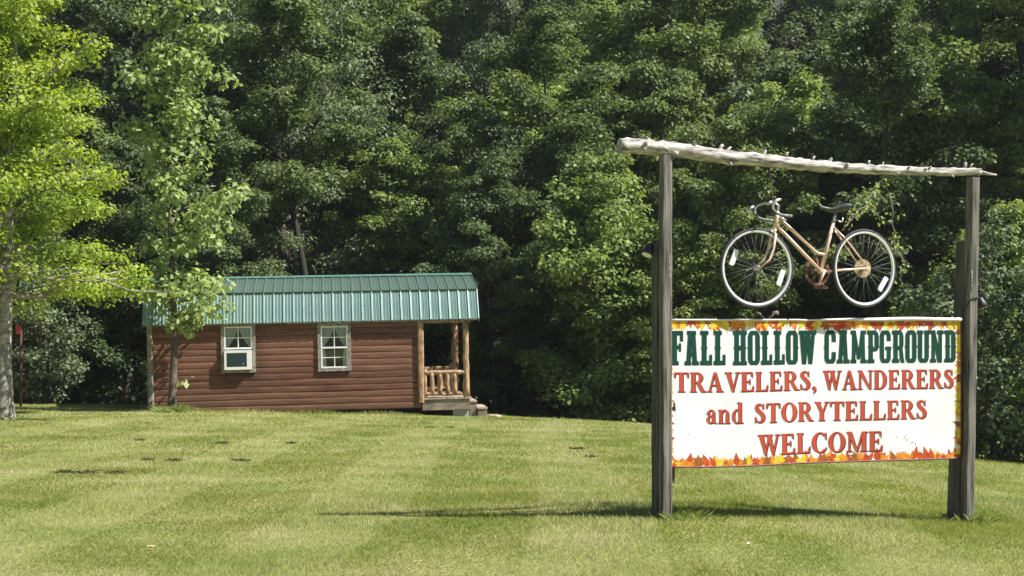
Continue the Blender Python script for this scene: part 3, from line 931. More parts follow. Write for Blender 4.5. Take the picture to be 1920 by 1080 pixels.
# boarding under the porch roof
mb = MB()
mb.add([(WX, -0.02, 1.955), (7.50, -0.02, 1.955), (7.50, CW + .02, 1.955), (WX, CW + .02, 1.955), (WX, -0.02, 1.98), (7.50, -0.02, 1.98), (7.50, CW + .02, 1.98), (WX, CW + .02, 1.98)],
       [(0, 3, 2, 1), (4, 5, 6, 7), (0, 1, 5, 4), (1, 2, 6, 5), (2, 3, 7, 6), (3, 0, 4, 7)])
mb.build('porch_ceiling', M['dark_wood'], cabin)
o_ = [(0.0, 1.985), (CW, 1.985), (CW - 0.19, 2.60), (1.525, 2.98), (0.19, 2.60)]
MB().add([(7.44, y, z) for y, z in o_] + [(7.48, y, z) for y, z in o_], [tuple(reversed(range(5))), tuple(range(5, 10))] + [(k, (k + 1) % 5, 5 + (k + 1) % 5, 5 + k) for k in range(5)]).build('gable_board', M['siding'], cabin)


def log(name, p, q, r, parent, mat, sides=10, n=7, wob=0.012, seed=0):
    rg_ = random.Random(seed)
    p, q = Vector(p), Vector(q)
    pts = [p.lerp(q, i / (n - 1)) + (Vector((rg_.uniform(-wob, wob), rg_.uniform(-wob, wob), rg_.uniform(-wob, wob))) if 0 < i < n - 1 else Vector((0, 0, 0))) for i in range(n)]
    mb = MB()
    mb.tube(pts, [r * rg_.uniform(0.9, 1.12) for _ in range(n)], sides, jit=0.06, rng=rg_)
    return mb.build(name, mat, parent)


# porch deck, posts and rails
zf = 0.085
rim = MB().box((WX + 0.012, -0.03, zb - 0.06), (7.345, 0.02, zf - 0.035)).build('porch_beam', M['deck'], cabin)
MB().box((7.30, 0.022, zb - 0.06), (7.345, CW, zf - 0.035)).build('porch_beam', M['deck'], cabin)
for k in range(8):
    w_ = (7.40 - WX - 0.015) / 8
    MB().box((WX + 0.015 + k * w_, -0.06, zf - 0.033), (WX + 0.015 + (k + 1) * w_ - 0.008, CW, zf)).build('deck_board', M['step_wood'], cabin)
log('porch_post', (7.285, 0.04, zf), (7.270, 0.04, 1.90), 0.075, cabin, M['log_tan'], 12, 9, 0.012, 1)
log('porch_post', (7.275, 2.92, zf), (7.275, 2.92, 1.955), 0.085, cabin, M['log_tan'], 12, 9, 0.014, 2)
log('porch_post', (6.305, 0.04, zf), (6.310, 0.04, 0.765), 0.042, cabin, M['log_tan'], 10, 5, 0.008, 3)
log('porch_post', (7.16, 2.90, zf), (7.16, 2.90, 0.80), 0.05, cabin, M['log_tan'], 10, 5, 0.008, 4)
MB().box((WX, -0.03, 1.84), (7.40, 0.06, 1.90)).build('porch_header', M['log_tan'], cabin)
MB().box((WX, CW - 0.13, 1.86), (7.40, CW - 0.04, 1.95)).build('porch_header', M['log_tan'], cabin)
for (y, s0) in ((0.04, 10), (2.90, 30)):
    log('hand_rail', (WX + 0.02, y, 0.675), (7.24, y, 0.675), 0.050, cabin, M['log_tan'], 10, 8, 0.010, s0)
    log('bottom_rail', (WX + 0.02, y, 0.175), (7.24, y, 0.165), 0.048, cabin, M['log_tan'], 10, 8, 0.010, s0 + 1)
    for k, xb in enumerate((6.475, 6.655, 6.835, 7.015, 7.16)[:5 if y > 1 else 4]):
        log('baluster', (xb + rc.uniform(-.01, .01), y, 0.17), (xb + rc.uniform(-.02, .02), y, 0.67), (0.056 if y < 1 else 0.05), cabin, M['log_tan'], 9, 5, 0.008, s0 + 3 + k)
bpy.context.view_layer.update()
CM = cabin.matrix_world.copy()
CY = Matrix.Rotation(R(7.5), 4, 'Z')


def cab_pt(x, y, z): return CM @ Vector((x, y, z))


# air conditioner in the window
acp = cab_pt(1.695, 0, 0.869)
ac = empty('air_conditioner', acp, cabin.rotation_euler, 'white window air conditioner with dark green grille sticking out of the cabin', 'air conditioner')
bevel(MB().box((0.0, -0.14, 0.0), (0.62, 0.06, 0.445)).build('housing', M['ac_body'], ac), 0.012)
fr = MB()
fr.box((0.0, -0.162, 0.0), (0.048, -0.142, 0.445)).box((0.51, -0.162, 0.0), (0.62, -0.142, 0.445)).box((0.048, -0.162, 0.0), (0.51, -0.142, 0.062)).box((0.048, -0.162, 0.385), (0.51, -0.142, 0.445))
fr.build('front_frame', M['ac_body'], ac)
gr = MB()
gr.box((0.048, -0.152, 0.062), (0.51, -0.143, 0.385))
gr.build('grille', M['ac_grille'], ac)
for k in range(16):
    MB().box((0.05, -0.159, 0.069 + k * 0.0197), (0.508, -0.1525, 0.080 + k * 0.0197)).build('slat', M['ac_grille'], ac)
for k in range(2):
    mb = MB(); mb.box((0.41 + 0.02 * k, -0.162, 0.115 + 0.012 * k), (0.422 + 0.02 * k, -0.1595, 0.14 + 0.014 * k)); mb.build('badge', M['steel'], ac)

# block under the porch corner, wooden steps at its end
def top_box(name, lo, hi, mat, label, cat, bev=0.008):
    p = cab_pt(lo[0], lo[1], lo[2])
    o = empty(name, p, (0, 0, R(7.5)), label, cat)
    return o


for (x0, x1, lab) in ((6.95, 7.33, 'grey concrete block under the front corner of the porch'),):
    g0 = cab_pt(x0, 0.06, 0)
    zz = gz(g0.x, g0.y)
    top = cab_pt(7.1, 0.06, zb - 0.06).z
    o = empty('concrete_block', (g0.x, g0.y, zz - 0.12), (0, 0, R(7.5)), lab, 'block')
    mb = MB().box((0, 0, 0), (x1 - x0, 0.19, top - zz + 0.118))
    bevel(mb.build('block_body', M['block'], o), 0.01)
    MB().box((0.03, -0.004, 0.03), (x1 - x0 - 0.03, 0.0, top - zz + 0.06)).build('block_face', M['block'], o)
for (x0, x1, y0, y1, ztop, lab) in ((7.36, 7.56, 0.28, 1.45, -0.02, 'upper wooden step against the end of the porch'),
                                    (7.55, 7.80, 0.22, 1.42, -0.18, 'lower wooden step standing on the lawn')):
    p = cab_pt(x0, y0, 0); zz = gz(p.x, p.y) - 0.1
    tz = cab_pt(x0, y0, ztop).z
    o = empty('wooden_step', (p.x, p.y, zz), (0, 0, R(7.5)), lab, 'step')
    h = tz - zz
    MB().box((0.012, 0.02, 0), (x1 - x0 - 0.02, 0.06, h - 0.04)).build('side_panel', M['deck'], o)
    MB().box((0.012, y1 - y0 - 0.06, 0), (x1 - x0 - 0.02, y1 - y0 - 0.02, h - 0.04)).build('side_panel', M['deck'], o)
    MB().box((x1 - x0 - 0.05, 0.062, 0), (x1 - x0 - 0.02, y1 - y0 - 0.062, h - 0.04)).build('riser', M['deck'], o)
    MB().box((-0.005 if x0 < 7.5 else 0.003, 0, h - 0.038), ((x1 - x0) - 0.008, y1 - y0, h)).build('tread', M['step_wood'], o)
p = cab_pt(7.84, 0.3, 0)
o = empty('stepping_stone', (p.x, p.y, gz(p.x, p.y) - 0.05), (0, 0, R(7.5)), 'flat pale stone lying in the grass below the wooden steps', 'stone')
mb = MB(); nn = 9
ring = [(0.16 + 0.17 * math.cos(2 * math.pi * k / nn) * rc.uniform(.85, 1.1), 0.25 + 0.26 * math.sin(2 * math.pi * k / nn) * rc.uniform(.85, 1.1)) for k in range(nn)]
mb.add([(x, y, 0) for x, y in ring] + [(x, y, 0.075) for x, y in ring], [tuple(reversed(range(nn))), tuple(range(nn, 2 * nn))] + [(k, (k + 1) % nn, nn + (k + 1) % nn, nn + k) for k in range(nn)])
bevel(mb.build('slab', M['step_wood'], o), 0.015)

# red marker on a brown post and white cabinet by the pale trunk
p = (-11.55, 32.6)
o = empty('marker_post', (p[0], p[1], gz(*p)), (0, 0, 0.1), 'brown post with a small red plate behind the pale trunk', 'marker')
MB().tube([(0, 0, -0.2), (0, 0, 1.95)], 0.035, 8).build('post', M['brown_post'], o)
bevel(MB().box((-0.10, -0.07, 1.70), (0.03, -0.046, 1.92)).build('plate', M['red_paint'], o), 0.01)
p = (-10.22, 27.4)
o = empty('utility_pedestal', (p[0], p[1], gz(*p)), (0, 0, 0.0), 'white utility pedestal beside the pale trunk, away from the cabin', 'pedestal')
bevel(MB().box((-0.12, -0.09, -0.05), (0.10, 0.09, 0.78)).build('housing', M['vinyl'], o), 0.02, 3)
MB().box((-0.13, -0.10, 0.782), (0.11, 0.10, 0.80)).build('lid', M['vinyl'], o)


# ------------------------------------------------------------------ campground sign
SA = np.array([1.313, 11.535]); SU = np.array([0.962, 0.2733]); SN = np.array([0.2733, -0.962])
YAW = math.atan2(SU[1], SU[0])
sign = empty('campground_sign', (SA[0], SA[1], 0.0), (0, 0, YAW),
             'wooden post sign reading FALL HOLLOW CAMPGROUND under a bare log beam', 'sign')
# local frame: x along the board, y away from the viewer's side, z up; board face at y = 0
BWID, ZB, ZT = 2.772, 0.440, 1.655
rs = random.Random(4)


def post(name, x0, x1, y0, y1, z0, z1, mat, dx=0.0, seed=0):
    rg_ = random.Random(seed)
    n = 16
    vs, fs = [], []
    for i in range(n):
        t = i / (n - 1); z = z0 + (z1 - z0) * t
        o = dx * t
        c = 0.010
        for (u, v) in ((x0 + c, y0), (x1 - c, y0), (x1, y0 + c), (x1, y1 - c), (x1 - c, y1), (x0 + c, y1), (x0, y1 - c), (x0, y0 + c)):
            vs.append((u + o + rg_.uniform(-.0018, .0018), v + rg_.uniform(-.0018, .0018), z))
    for i in range(n - 1):
        for k in range(8): fs.append((i * 8 + k, i * 8 + (k + 1) % 8, (i + 1) * 8 + (k + 1) % 8, (i + 1) * 8 + k))
    fs += [tuple(reversed(range(8))), tuple((n - 1) * 8 + k for k in range(8))]
    mb = MB(); mb.add(vs, fs)
    return mb.build(name, mat, sign)


PT = 0.089
post('post', -PT - 0.002, -0.002, -0.062, 0.027, -0.25, 3.035, M['post_wood'], 0.0, 1)
post('post', BWID + 0.002, BWID + PT + 0.002, -0.062, 0.027, -0.35, 2.925, M['post_wood'], 0.066, 2)
post('rear_post', -PT - 0.012, -0.006, 0.030, 0.165, -0.25, 2.33, M['post_dark'], 0.0, 3)
post('rear_post', BWID - 0.050, BWID + 0.045, 0.030, 0.165, -0.35, 2.36, M['post_dark'], 0.106, 4)
# cleat strips that carry the board, behind it
post('cleat', 0.0, 0.06, 0.030, 0.066, 0.30, 1.64, M['post_dark'], 0.0, 5)
# log beam with branch stubs
bp = [(-0.452, 3.091), (-0.27, 3.096), (-0.076, 3.088), (0.16, 3.063), (0.404, 3.035), (0.75, 3.016), (1.096, 2.996), (1.30, 2.985), (1.501, 2.974), (1.76, 2.968), (2.018, 2.963), (2.28, 2.962), (2.547, 2.966), (2.78, 2.972), (2.95, 2.975)]
br = [0.066, 0.064, 0.060, 0.065, 0.064, 0.060, 0.056, 0.053, 0.050, 0.046, 0.044, 0.041, 0.038, 0.036, 0.033]
path = [(x, -0.02 + 0.006 * math.sin(i * 1.7), z) for i, (x, z) in enumerate(bp)]
mb = MB()
dense, dr_ = [], []
for i in range(len(path) - 1):
    for k in range(5):
        t = k / 5
        dense.append(Vector(path[i]).lerp(Vector(path[i + 1]), t) + Vector((0, rs.uniform(-.004, .004), rs.uniform(-.004, .004))))
        dr_.append((br[i] * (1 - t) + br[i + 1] * t) * 0.94 * rs.uniform(0.92, 1.1))
dense.append(Vector(path[-1])); dr_.append(br[-1])
mb.tube(dense, dr_, 20, jit=0.085, rng=rs)
beam = mb.build('log_beam', M['log_grey'], sign)
MB().tube([(2.94, -0.02, 2.976), (3.03, -0.02, 2.962), (3.12, -0.022, 2.955)], [0.022, 0.014, 0.007], 7).build('stub', M['log_grey'], beam)
for (x, dx, dy, dz, r) in ((-0.30, .05, -.075, -.035, .02), (-0.24, -.01, -.09, .02, .018), (-0.10, .05, -.08, -.03, .022), (-0.02, .06, -.06, -.05, .020), (0.18, .03, -.04, .085, .020), (0.42, .05, 0, .10, .016), (0.50, .03, -.05, -.075, .014), (0.47, .08, .01, .085, .012),
                           (0.82, .04, -.02, .085, .016), (1.02, .04, -.03, .085, .013), (1.28, .03, -.03, .075, .012), (1.44, .05, 0, .075, .016), (1.60, .02, -.06, .03, .016), (1.82, .02, -.02, .075, .014), (1.96, .03, 0, .07, .009),
                           (2.08, .03, -.055, -.035, .010), (2.20, .02, -.05, .035, .012), (2.36, .03, -.05, .02, .011), (2.42, .01, -.045, .04, .011), (2.64, .03, -.03, -.05, .009), (2.79, .02, 0, .085, .016), (2.83, .05, 0, .075, .008)):
    zc = float(np.interp(x, [q[0] for q in bp], [q[1] for q in bp]))
    MB().tube([(x, -0.02, zc), (x + dx * .7, -0.02 + dy * .8, zc + dz * .8), (x + dx, -0.02 + dy, zc + dz)], [r * 1.3, r, r * 0.55], 6).build('stub', M['log_grey'], beam)

# board with the printed sheet
bd = MB()
nx, nz2 = 40, 6
def warp(x, z): return 0.005 * math.sin(x * 2.6 + 0.5) * (0.4 + 0.6 * (1.655 - z)) + 0.003 * math.sin(x * 6.1 + z * 3)
def sag(x, z):
    k = (ZT - z) / (ZT - ZB)
    return z - 0.010 * k * math.sin(math.pi * min(1, x / 1.2)) * (x < 1.2)
vs, fs = [], []
for yy in (0.0, 0.024):
    for j in range(nz2 + 1):
        for i in range(nx + 1):
            x = BWID * i / nx; z = ZB + (ZT - ZB) * j / nz2
            vs.append((x, yy - warp(x, z), sag(x, z)))
st = (nx + 1) * (nz2 + 1)
for j in range(nz2):
    for i in range(nx):
        a = j * (nx + 1) + i
        fs.append((a, a + 1, a + nx + 2, a + nx + 1)); fs.append((st + a, st + a + nx + 1, st + a + nx + 2, st + a + 1))
for i in range(nx):
    a = i; fs.append((a, st + a, st + a + 1, a + 1))
    a = nz2 * (nx + 1) + i; fs.append((a, a + 1, st + a + 1, st + a))
for j in range(nz2):
    a = j * (nx + 1); fs.append((a, a + nx + 1, st + a + nx + 1, st + a))
    a = j * (nx + 1) + nx; fs.append((a, st + a, st + a + nx + 1, a + nx + 1))
bd.add(vs, fs)
board = bd.build('board', M['white_print'], sign)


def on_board(pts, lift):
    return [(x, -warp(x, z) - lift, sag(x, z)) for x, z in pts]


# ---- lettering
def rect(x0, y0, x1, y1): return [(x0, y0), (x1, y0), (x1, y1), (x0, y1)]


def strip(pts, wd):
    out = []
    P2 = [Vector((p[0], p[1])) for p in pts]
    L2, R2 = [], []
    for i, p in enumerate(P2):
        t = (P2[min(i + 1, len(P2) - 1)] - P2[max(i - 1, 0)]).normalized()
        nrm = Vector((-t.y, t.x)); w = (wd[i] if hasattr(wd, '__len__') else wd) / 2
        L2.append(p + nrm * w); R2.append(p - nrm * w)
    for i in range(len(P2) - 1):
        out.append([tuple(R2[i]), tuple(R2[i + 1]), tuple(L2[i + 1]), tuple(L2[i])])
    return out


def ring2(cx, cy, ro, ri, a0, a1, n=18):
    out = []
    A = [R(a0 + (a1 - a0) * k / n) for k in range(n + 1)]
    for k in range(n):
        q = []
        for (r, a) in ((ro, A[k]), (ro, A[k + 1]), (ri, A[k + 1]), (ri, A[k])):
            q.append((cx + r[0] * math.cos(a), cy + r[1] * math.sin(a)))
        out.append(q)
    return out


def diag(x0, y0, x1, y1, w):   # slanted stem, width measured across
    return [(x0 - w / 2, y0), (x0 + w / 2, y0), (x1 + w / 2, y1), (x1 - w / 2, y1)]


S_, T_, H_s = 0.185, 0.072, 0.05


def foot(x0, x1, y=0.0): return rect(x0, y, x1, y + H_s)
def head(x0, x1): return rect(x0, 1 - H_s, x1, 1)


def stemg(x): return [rect(x, 0, x + S_, 1), foot(x - 0.075, x + S_ + 0.075), head(x - 0.075, x + S_ + 0.075)]


def serif(ch):
    if ch == 'T': return [rect(0.0, 1 - T_, 0.72, 1), [(0, 1), (0, .72), (.035, .72), (.10, 1)], [(.72, 1), (.62, 1), (.685, .72), (.72, .72)], rect(.36 - S_ / 2, 0, .36 + S_ / 2, 1), foot(.36 - .18, .36 + .18)], .74
    if ch == 'R': return stemg(.08) + [rect(.26, .93, .40, 1), rect(.26, .46, .42, .53)] + ring2(.39, .73, (.27, .27), (.085, .20), -90, 90, 12) + [[(.33, .48), (.49, .50), (.78, .0), (.58, .0)], foot(.58, .84)], .82
    if ch == 'A': return [diag(.12, 0, .385, 1, T_), [(.34, 1), (.46, 1), (.76, 0), (.545, 0)], rect(.2, .30, .60, .30 + T_), foot(0, .25), foot(.46, .84)], .83
    if ch == 'V': return [[(.08, 1), (.29, 1), (.50, .0), (.40, .0)], diag(.43, 0, .68, 1, T_), head(0, .37), head(.55, .81)], .79
    if ch == 'E': return stemg(.08) + [rect(.26, 1 - T_, .60, 1), rect(.26, 0, .63, T_), rect(.26, .47, .48, .47 + T_), [(.60, 1), (.50, 1), (.565, .73), (.60, .73)], [(.54, 0), (.65, 0), (.67, .30), (.635, .30)], rect(.44, .36, .48, .65)], .70
    if ch == 'L': return stemg(.08) + [rect(.26, 0, .62, T_), [(.52, 0), (.64, 0), (.67, .33), (.635, .33)]], .69
    if ch == 'S':
        c = [(.455, .70), (.43, .86), (.34, .95), (.23, .955), (.13, .90), (.115, .78), (.18, .66), (.29, .56), (.40, .45), (.465, .32), (.445, .16), (.35, .06), (.23, .04), (.12, .10), (.06, .26), (.045, .33)]
        w = [.045, .06, .08, .10, .15, .185, .20, .205, .205, .19, .16, .11, .08, .07, .05, .04]
        return strip(c, w) + [rect(.44, .69, .475, 1.0), rect(.03, .0, .065, .33)], .56
    if ch == 'W': return [[(.06, 1), (.26, 1), (.43, 0), (.34, 0)], diag(.365, 0, .55, 1, T_), [(.42, 1), (.62, 1), (.80, 0), (.71, 0)], diag(.735, 0, .95, 1, T_), head(0, .70), head(.83, 1.06)], 1.05
    if ch == 'N': return [rect(.10, 0, .10 + T_, 1), foot(0, .27), [(.02, 1), (.24, 1), (.77, .0), (.66, .0)], head(0, .24), rect(.70, 0, .70 + T_, 1), head(.60, .87)], .87
    if ch == 'D': return stemg(.08) + [rect(.26, .93, .36, 1), rect(.26, 0, .36, .07)] + ring2(.35, .5, (.41, .5), (.215, .43), -90, 90, 16), .80
    if ch == 'O': return ring2(.41, .5, (.41, .515), (.205, .46), 0, 360, 28), .82
    if ch == 'C': return ring2(.41, .5, (.41, .515), (.205, .455), 48, 312, 22) + [rect(.66, .64, .70, 1.0), [(.60, .86), (.66, .80), (.66, .88)], strip([(.58, .10), (.68, .18), (.73, .28)], [.10, .06, .03])[0], strip([(.68, .18), (.73, .28)], [.05, .03])[0]], .76
    if ch == 'M': return [rect(.11, 0, .11 + T_, 1), foot(0, .28), [(.03, 1), (.25, 1), (.56, .0), (.47, .0)], head(0, .25), diag(.515, 0, .80, 1, T_), rect(.76, 0, .76 + S_, 1), foot(.68, 1.02), head(.76, 1.02)], 1.03
    if ch == 'Y': return [[(.06, 1), (.27, 1), (.49, .42), (.33, .42)], diag(.45, .42, .67, 1, T_), rect(.40 - S_ / 2, 0, .40 + S_ / 2, .46), foot(.22, .58), head(0, .35), head(.54, .80)], .79
    if ch == ',': return ring2(.14, .09, (.10, .10), (.001, .001), 0, 360, 12) + strip([(.20, .09), (.20, -.05), (.10, -.20)], [.09, .08, .02]), .32
    if ch == 'a': return [rect(.30, .03, .45, .50), foot(.42, .54)] + ring2(.26, .48, (.19, .20), (.09, .14), 10, 170, 12) + ring2(.10, .50, (.075, .075), (.001, .001), 0, 360, 10) + ring2(.22, .20, (.20, .20), (.075, .125), 60, 330, 16), .56
    if ch == 'n': return [rect(.07, 0, .22, .66), foot(0, .29), rect(0, .61, .10, .66), rect(.41, 0, .56, .46), foot(.35, .63)] + ring2(.35, .42, (.21, .25), (.09, .17), 0, 150, 12), .66
    if ch == 'd': return [rect(.36, 0, .51, 1), rect(.28, .95, .40, 1), foot(.45, .60)] + ring2(.27, .33, (.25, .35), (.115, .28), 20, 340, 20), .63
    return [], .4


def slab(ch):
    """heavy western face with slab serifs and spurs half way up"""
    w = .15
    def st(x): return [rect(x, 0, x + w, 1), [(x - .032, .5), (x + .002, .455), (x + .002, .545)], [(x + w + .032, .5), (x + w - .002, .545), (x + w - .002, .455)]]
    def sl(x0, x1, y0): return [[(x0, y0), (x1, y0), (x1, y0 + .10), (x1 - .03, y0 + .115), ((x0 + x1) / 2, y0 + .10), (x0 + .03, y0 + .115), (x0, y0 + .10)]] if y0 < .5 else [[(x0, y0), (x0 + .03, y0 - .015), ((x0 + x1) / 2, y0), (x1 - .03, y0 - .015), (x1, y0), (x1, y0 + .10), (x0, y0 + .10)]]
    cap = [(0, .84), (.025, .93), (.09, 1), (.33, 1), (.395, .93), (.42, .84), (.27, .84), (.255, .885), (.165, .885), (.15, .84)]
    cup = [(x, 1 - y) for x, y in reversed(cap)]
    if ch == 'F': return st(.06) + sl(0, .27, 0) + [rect(0, .88, .42, 1), rect(.33, .70, .42, .9), rect(.2, .47, .34, .57), rect(.29, .40, .35, .64)], .44
    if ch == 'A': return [[(.06, 0), (.19, 0), (.25, 1), (.13, 1)], [(.28, 0), (.42, 0), (.35, 1), (.22, 1)], rect(.15, .26, .33, .36)] + sl(0, .21, 0) + sl(.26, .48, 0) + sl(.08, .38, .90), .49
    if ch == 'L': return st(.06) + sl(0, .27, .90) + [rect(0, 0, .40, .12), rect(.32, .1, .40, .30)], .42
    if ch == 'H': return st(.05) + st(.29) + sl(0, .23, 0) + sl(.26, .49, 0) + sl(0, .23, .9) + sl(.26, .49, .9) + [rect(.18, .44, .31, .56)], .50
    if ch == 'O': return [rect(0, .15, w, .85), rect(.27, .15, .42, .85), cap, cup, [(-.03, .5), (.002, .455), (.002, .545)], [(.45, .5), (.418, .545), (.418, .455)]], .43
    if ch == 'U': return [rect(.02, .15, .02 + w, 1), rect(.29, .15, .44, 1), [(x + .02, y) for x, y in cup], [(-.01, .5), (.022, .455), (.022, .545)], [(.47, .5), (.438, .545), (.438, .455)]] + sl(-.02, .20, .9) + sl(.26, .48, .9), .46
    if ch == 'W': return [[(.02, 1), (.17, 1), (.25, 0), (.12, 0)], [(.24, 1), (.36, 1), (.25, 0), (.14, 0)], [(.25, 1), (.38, 1), (.48, 0), (.35, 0)], [(.46, 1), (.59, 1), (.48, 0), (.37, 0)]] + sl(-.01, .20, .9) + sl(.22, .41, .9) + sl(.42, .63, .9), .62
    if ch == 'M': return [[(.05, 0), (.17, 0), (.19, 1), (.06, 1)], [(.06, 1), (.19, 1), (.36, .12), (.26, .12)], [(.27, .12), (.36, .12), (.53, 1), (.41, 1)], [(.42, 0), (.56, 0), (.54, 1), (.41, 1)]] + sl(0, .21, 0) + sl(.39, .61, 0) + sl(0, .20, .9) + sl(.40, .60, .9), .61
    if ch == 'C': return [rect(0, .15, w, .85), rect(.28, .66, .42, .85), rect(.28, .15, .42, .34), cap, cup, [(-.03, .5), (.002, .455), (.002, .545)]], .43
    if ch == 'G': return [rect(0, .15, w, .85), rect(.28, .68, .42, .85), rect(.28, .15, .42, .46), rect(.22, .40, .44, .50), cap, cup, [(-.03, .5), (.002, .455), (.002, .545)]], .44
    if ch == 'P': return st(.06) + sl(0, .27, 0) + [rect(0, .88, .34, 1), rect(.2, .36, .34, .47), [(.30, .47), (.34, .36), (.42, .42), (.45, .52), (.45, .82), (.42, .93), (.34, 1), (.30, .88)]], .46
    if ch == 'R': return st(.06) + sl(0, .27, 0) + [rect(0, .88, .34, 1), rect(.2, .40, .34, .51), [(.30, .51), (.34, .40), (.41, .46), (.44, .56), (.44, .82), (.41, .93), (.34, 1), (.30, .88)], [(.29, .42), (.40, .47), (.45, .14), (.49, 0), (.36, 0), (.31, .12)]], .49
    if ch == 'N': return [rect(.06, 0, .17, 1), [(.02, 1), (.18, 1), (.46, .0), (.31, .0)], rect(.34, 0, .46, 1)] + sl(0, .22, 0) + sl(.28, .52, .9) + sl(0, .2, .9), .52
    if ch == 'D': return st(.06) + sl(0, .22, 0) + sl(0, .22, .9) + [rect(.2, .88, .34, 1), rect(.2, 0, .34, .12), [(.29, .12), (.34, 0), (.42, .06), (.45, .15), (.45, .85), (.42, .94), (.34, 1), (.29, .88)], [(.48, .5), (.448, .545), (.448, .455)]], .46
    return [], .3


def set_word(txt, face, x0, x1, z0, h, polys, slope=0.0, gap=0.06):
    gl = [face(c) for c in txt]
    tot = sum(w for _, w in gl) + gap * (len(txt) - 1)
    k = (x1 - x0) / tot
    x = x0
    for ps, w in gl:
        for p in ps: polys.append([(x + u * k, z0 + slope * (x - x0) + v * h) for u, v in p])
        x += (w + gap) * k


LIFT = [0.0022]


def lettering(words, face, mat, shade, off, label, gap=0.06):
    for (t, x0, x1, z0, h) in words:
        polys = []
        set_word(t, face, x0, x1, z0, h, polys, 0.0, gap)
        for mt, (dx, dz), lift0, nm in ((mat, (0, 0), 0.0030, 'lettering'), (shade, off, 0.0016, 'lettering_shade')):
            mb = MB()
            for i, p in enumerate(polys):
                q = on_board([(min(max(x + dx, 0.004), BWID - 0.004), z + dz) for x, z in p], lift0 + (i % 12) * 0.00008)
                a = sum(p[k][0] * p[(k + 1) % len(p)][1] - p[(k + 1) % len(p)][0] * p[k][1] for k in range(len(p)))
                if a < 0: q = q[::-1]
                mb.add(q, [tuple(range(len(q)))])
            if nm == 'lettering':
                o = mb.build(nm, mt, board); o['label'] = label + ' ' + t
            else: mb.build(nm, mt, o)


lettering([('FALL', 0.006, 0.502, 1.287, 0.283), ('HOLLOW', 0.57, 1.345, 1.285, 0.285), ('CAMPGROUND', 1.430, 2.712, 1.289, 0.281)], slab, M['green_print'], M['green_dark'], (0.005, -0.004), 'dark green western lettering', 0.05)
lettering([('TRAVELERS,', 0.038, 1.362, 1.062, 0.163), ('WANDERERS', 1.412, 2.69, 1.060, 0.165)], serif, M['red_print'], M['dark_print'], (0.008, -0.007), 'red serif lettering')
lettering([('and', 0.327, 0.668, 0.797, 0.175), ('STORYTELLERS', 0.767, 2.424, 0.795, 0.163)], serif, M['red_print'], M['dark_print'], (0.008, -0.007), 'red serif lettering')
lettering([('WELCOME', 0.797, 1.992, 0.522, 0.172)], serif, M['red_print'], M['dark_print'], (0.009, -0.008), 'red serif lettering')

# ---- printed border of autumn leaves
lb = MB()
cnt = 0


def print_leaf(cx, cz, size, ang, mi):
    global cnt
    kind = rs.random()
    pts = []
    if kind < 0.55:     # lobed leaf
        n = 7
        for k in range(2 * n):
            a = math.pi * (k / n) + rs.uniform(-.08, .08)
            r = size * (rs.uniform(0.8, 1.1) if k % 2 == 0 else rs.uniform(0.42, 0.6))
            pts.append((cx + r * math.cos(a + ang), cz + r * math.sin(a + ang)))
    else:               # long pointed leaf
        for (u, v) in ((-.7, 0), (-.3, .36), (.1, .44), (.55, .25), (1.15, 0), (.55, -.25), (.1, -.44), (-.3, -.36)):
            pts.append((cx + size * (u * math.cos(ang) - v * math.sin(ang)), cz + size * (u * math.sin(ang) + v * math.cos(ang))))
    pts = [(min(max(x, 0.003), BWID - 0.003), min(max(z, ZB + 0.003), ZT - 0.003)) for x, z in pts]
    c = (min(max(cx, 0.006), BWID - 0.006), min(max(cz, ZB + 0.006), ZT - 0.006))
    V3 = on_board([c] + pts, 0.0004 + (cnt % 14) * 0.00008)
    n = len(pts)
    lb.add(V3, [(0, 1 + k, 1 + (k + 1) % n) for k in range(n)], mi)
    cnt += 1


for i in range(95):
    x = BWID * (i + rs.uniform(-.3, 1.3)) / 95
    print_leaf(x, ZB + rs.uniform(0.0, 0.04), rs.uniform(0.045, 0.075), math.pi / 2 + rs.uniform(-.6, .6), rs.choice((0, 0, 1, 1, 2, 3)))
    x = BWID * (i + rs.uniform(-.3, 1.3)) / 95
    print_leaf(x, ZT - rs.uniform(0.0, 0.045), rs.uniform(0.045, 0.075), -math.pi / 2 + rs.uniform(-.6, .6), rs.choice((0, 1, 1, 2, 2, 3)))
for i in range(44):
    z = ZB + (ZT - ZB) * (i + rs.uniform(-.3, 1.3)) / 44
    print_leaf(BWID - rs.uniform(0.0, 0.035), z, rs.uniform(0.04, 0.064), math.pi + rs.uniform(-.6, .6), rs.choice((2, 2, 2, 3, 0)))
    print_leaf(rs.uniform(0.0, 0.012), z, rs.uniform(0.022, 0.036), rs.uniform(-.6, .6), rs.choice((2, 2, 0, 3)))
o = lb.build('leaf_border', [M['lf_orange'], M['lf_red'], M['lf_yellow'], M['lf_brown']], board)
o['label'] = 'printed border of orange, red and yellow autumn leaves'
# edges of the sheet: pale rolled top edge, maroon line along the rest
tp = MB()
pts = [(0.004 + 2.764 * i / 40) for i in range(41)]
tp.tube([(x, -0.008 - warp(x, ZT), ZT + 0.006 + 0.006 * sstep((x - 1.4) / 0.6) + 0.003 * math.sin(x * 9) * (x > 1.2)) for x in pts], [0.0075 + 0.010 * float(sstep((x - 1.35) / 0.7)) for x in pts], 8)
tp.build('top_edge', M['edge_white'], board)
ed = MB()
ed.tube([(x, -0.004 - warp(x, ZB), sag(x, ZB) - 0.004) for x in pts], 0.007, 6)
ed.tube([(BWID - 0.004, -0.003 - warp(BWID, z), z) for z in (ZB + .006, 0.8, 1.2, ZT - .012)], 0.005, 6)
ed.build('edge_strip', M['edge_maroon'], board)
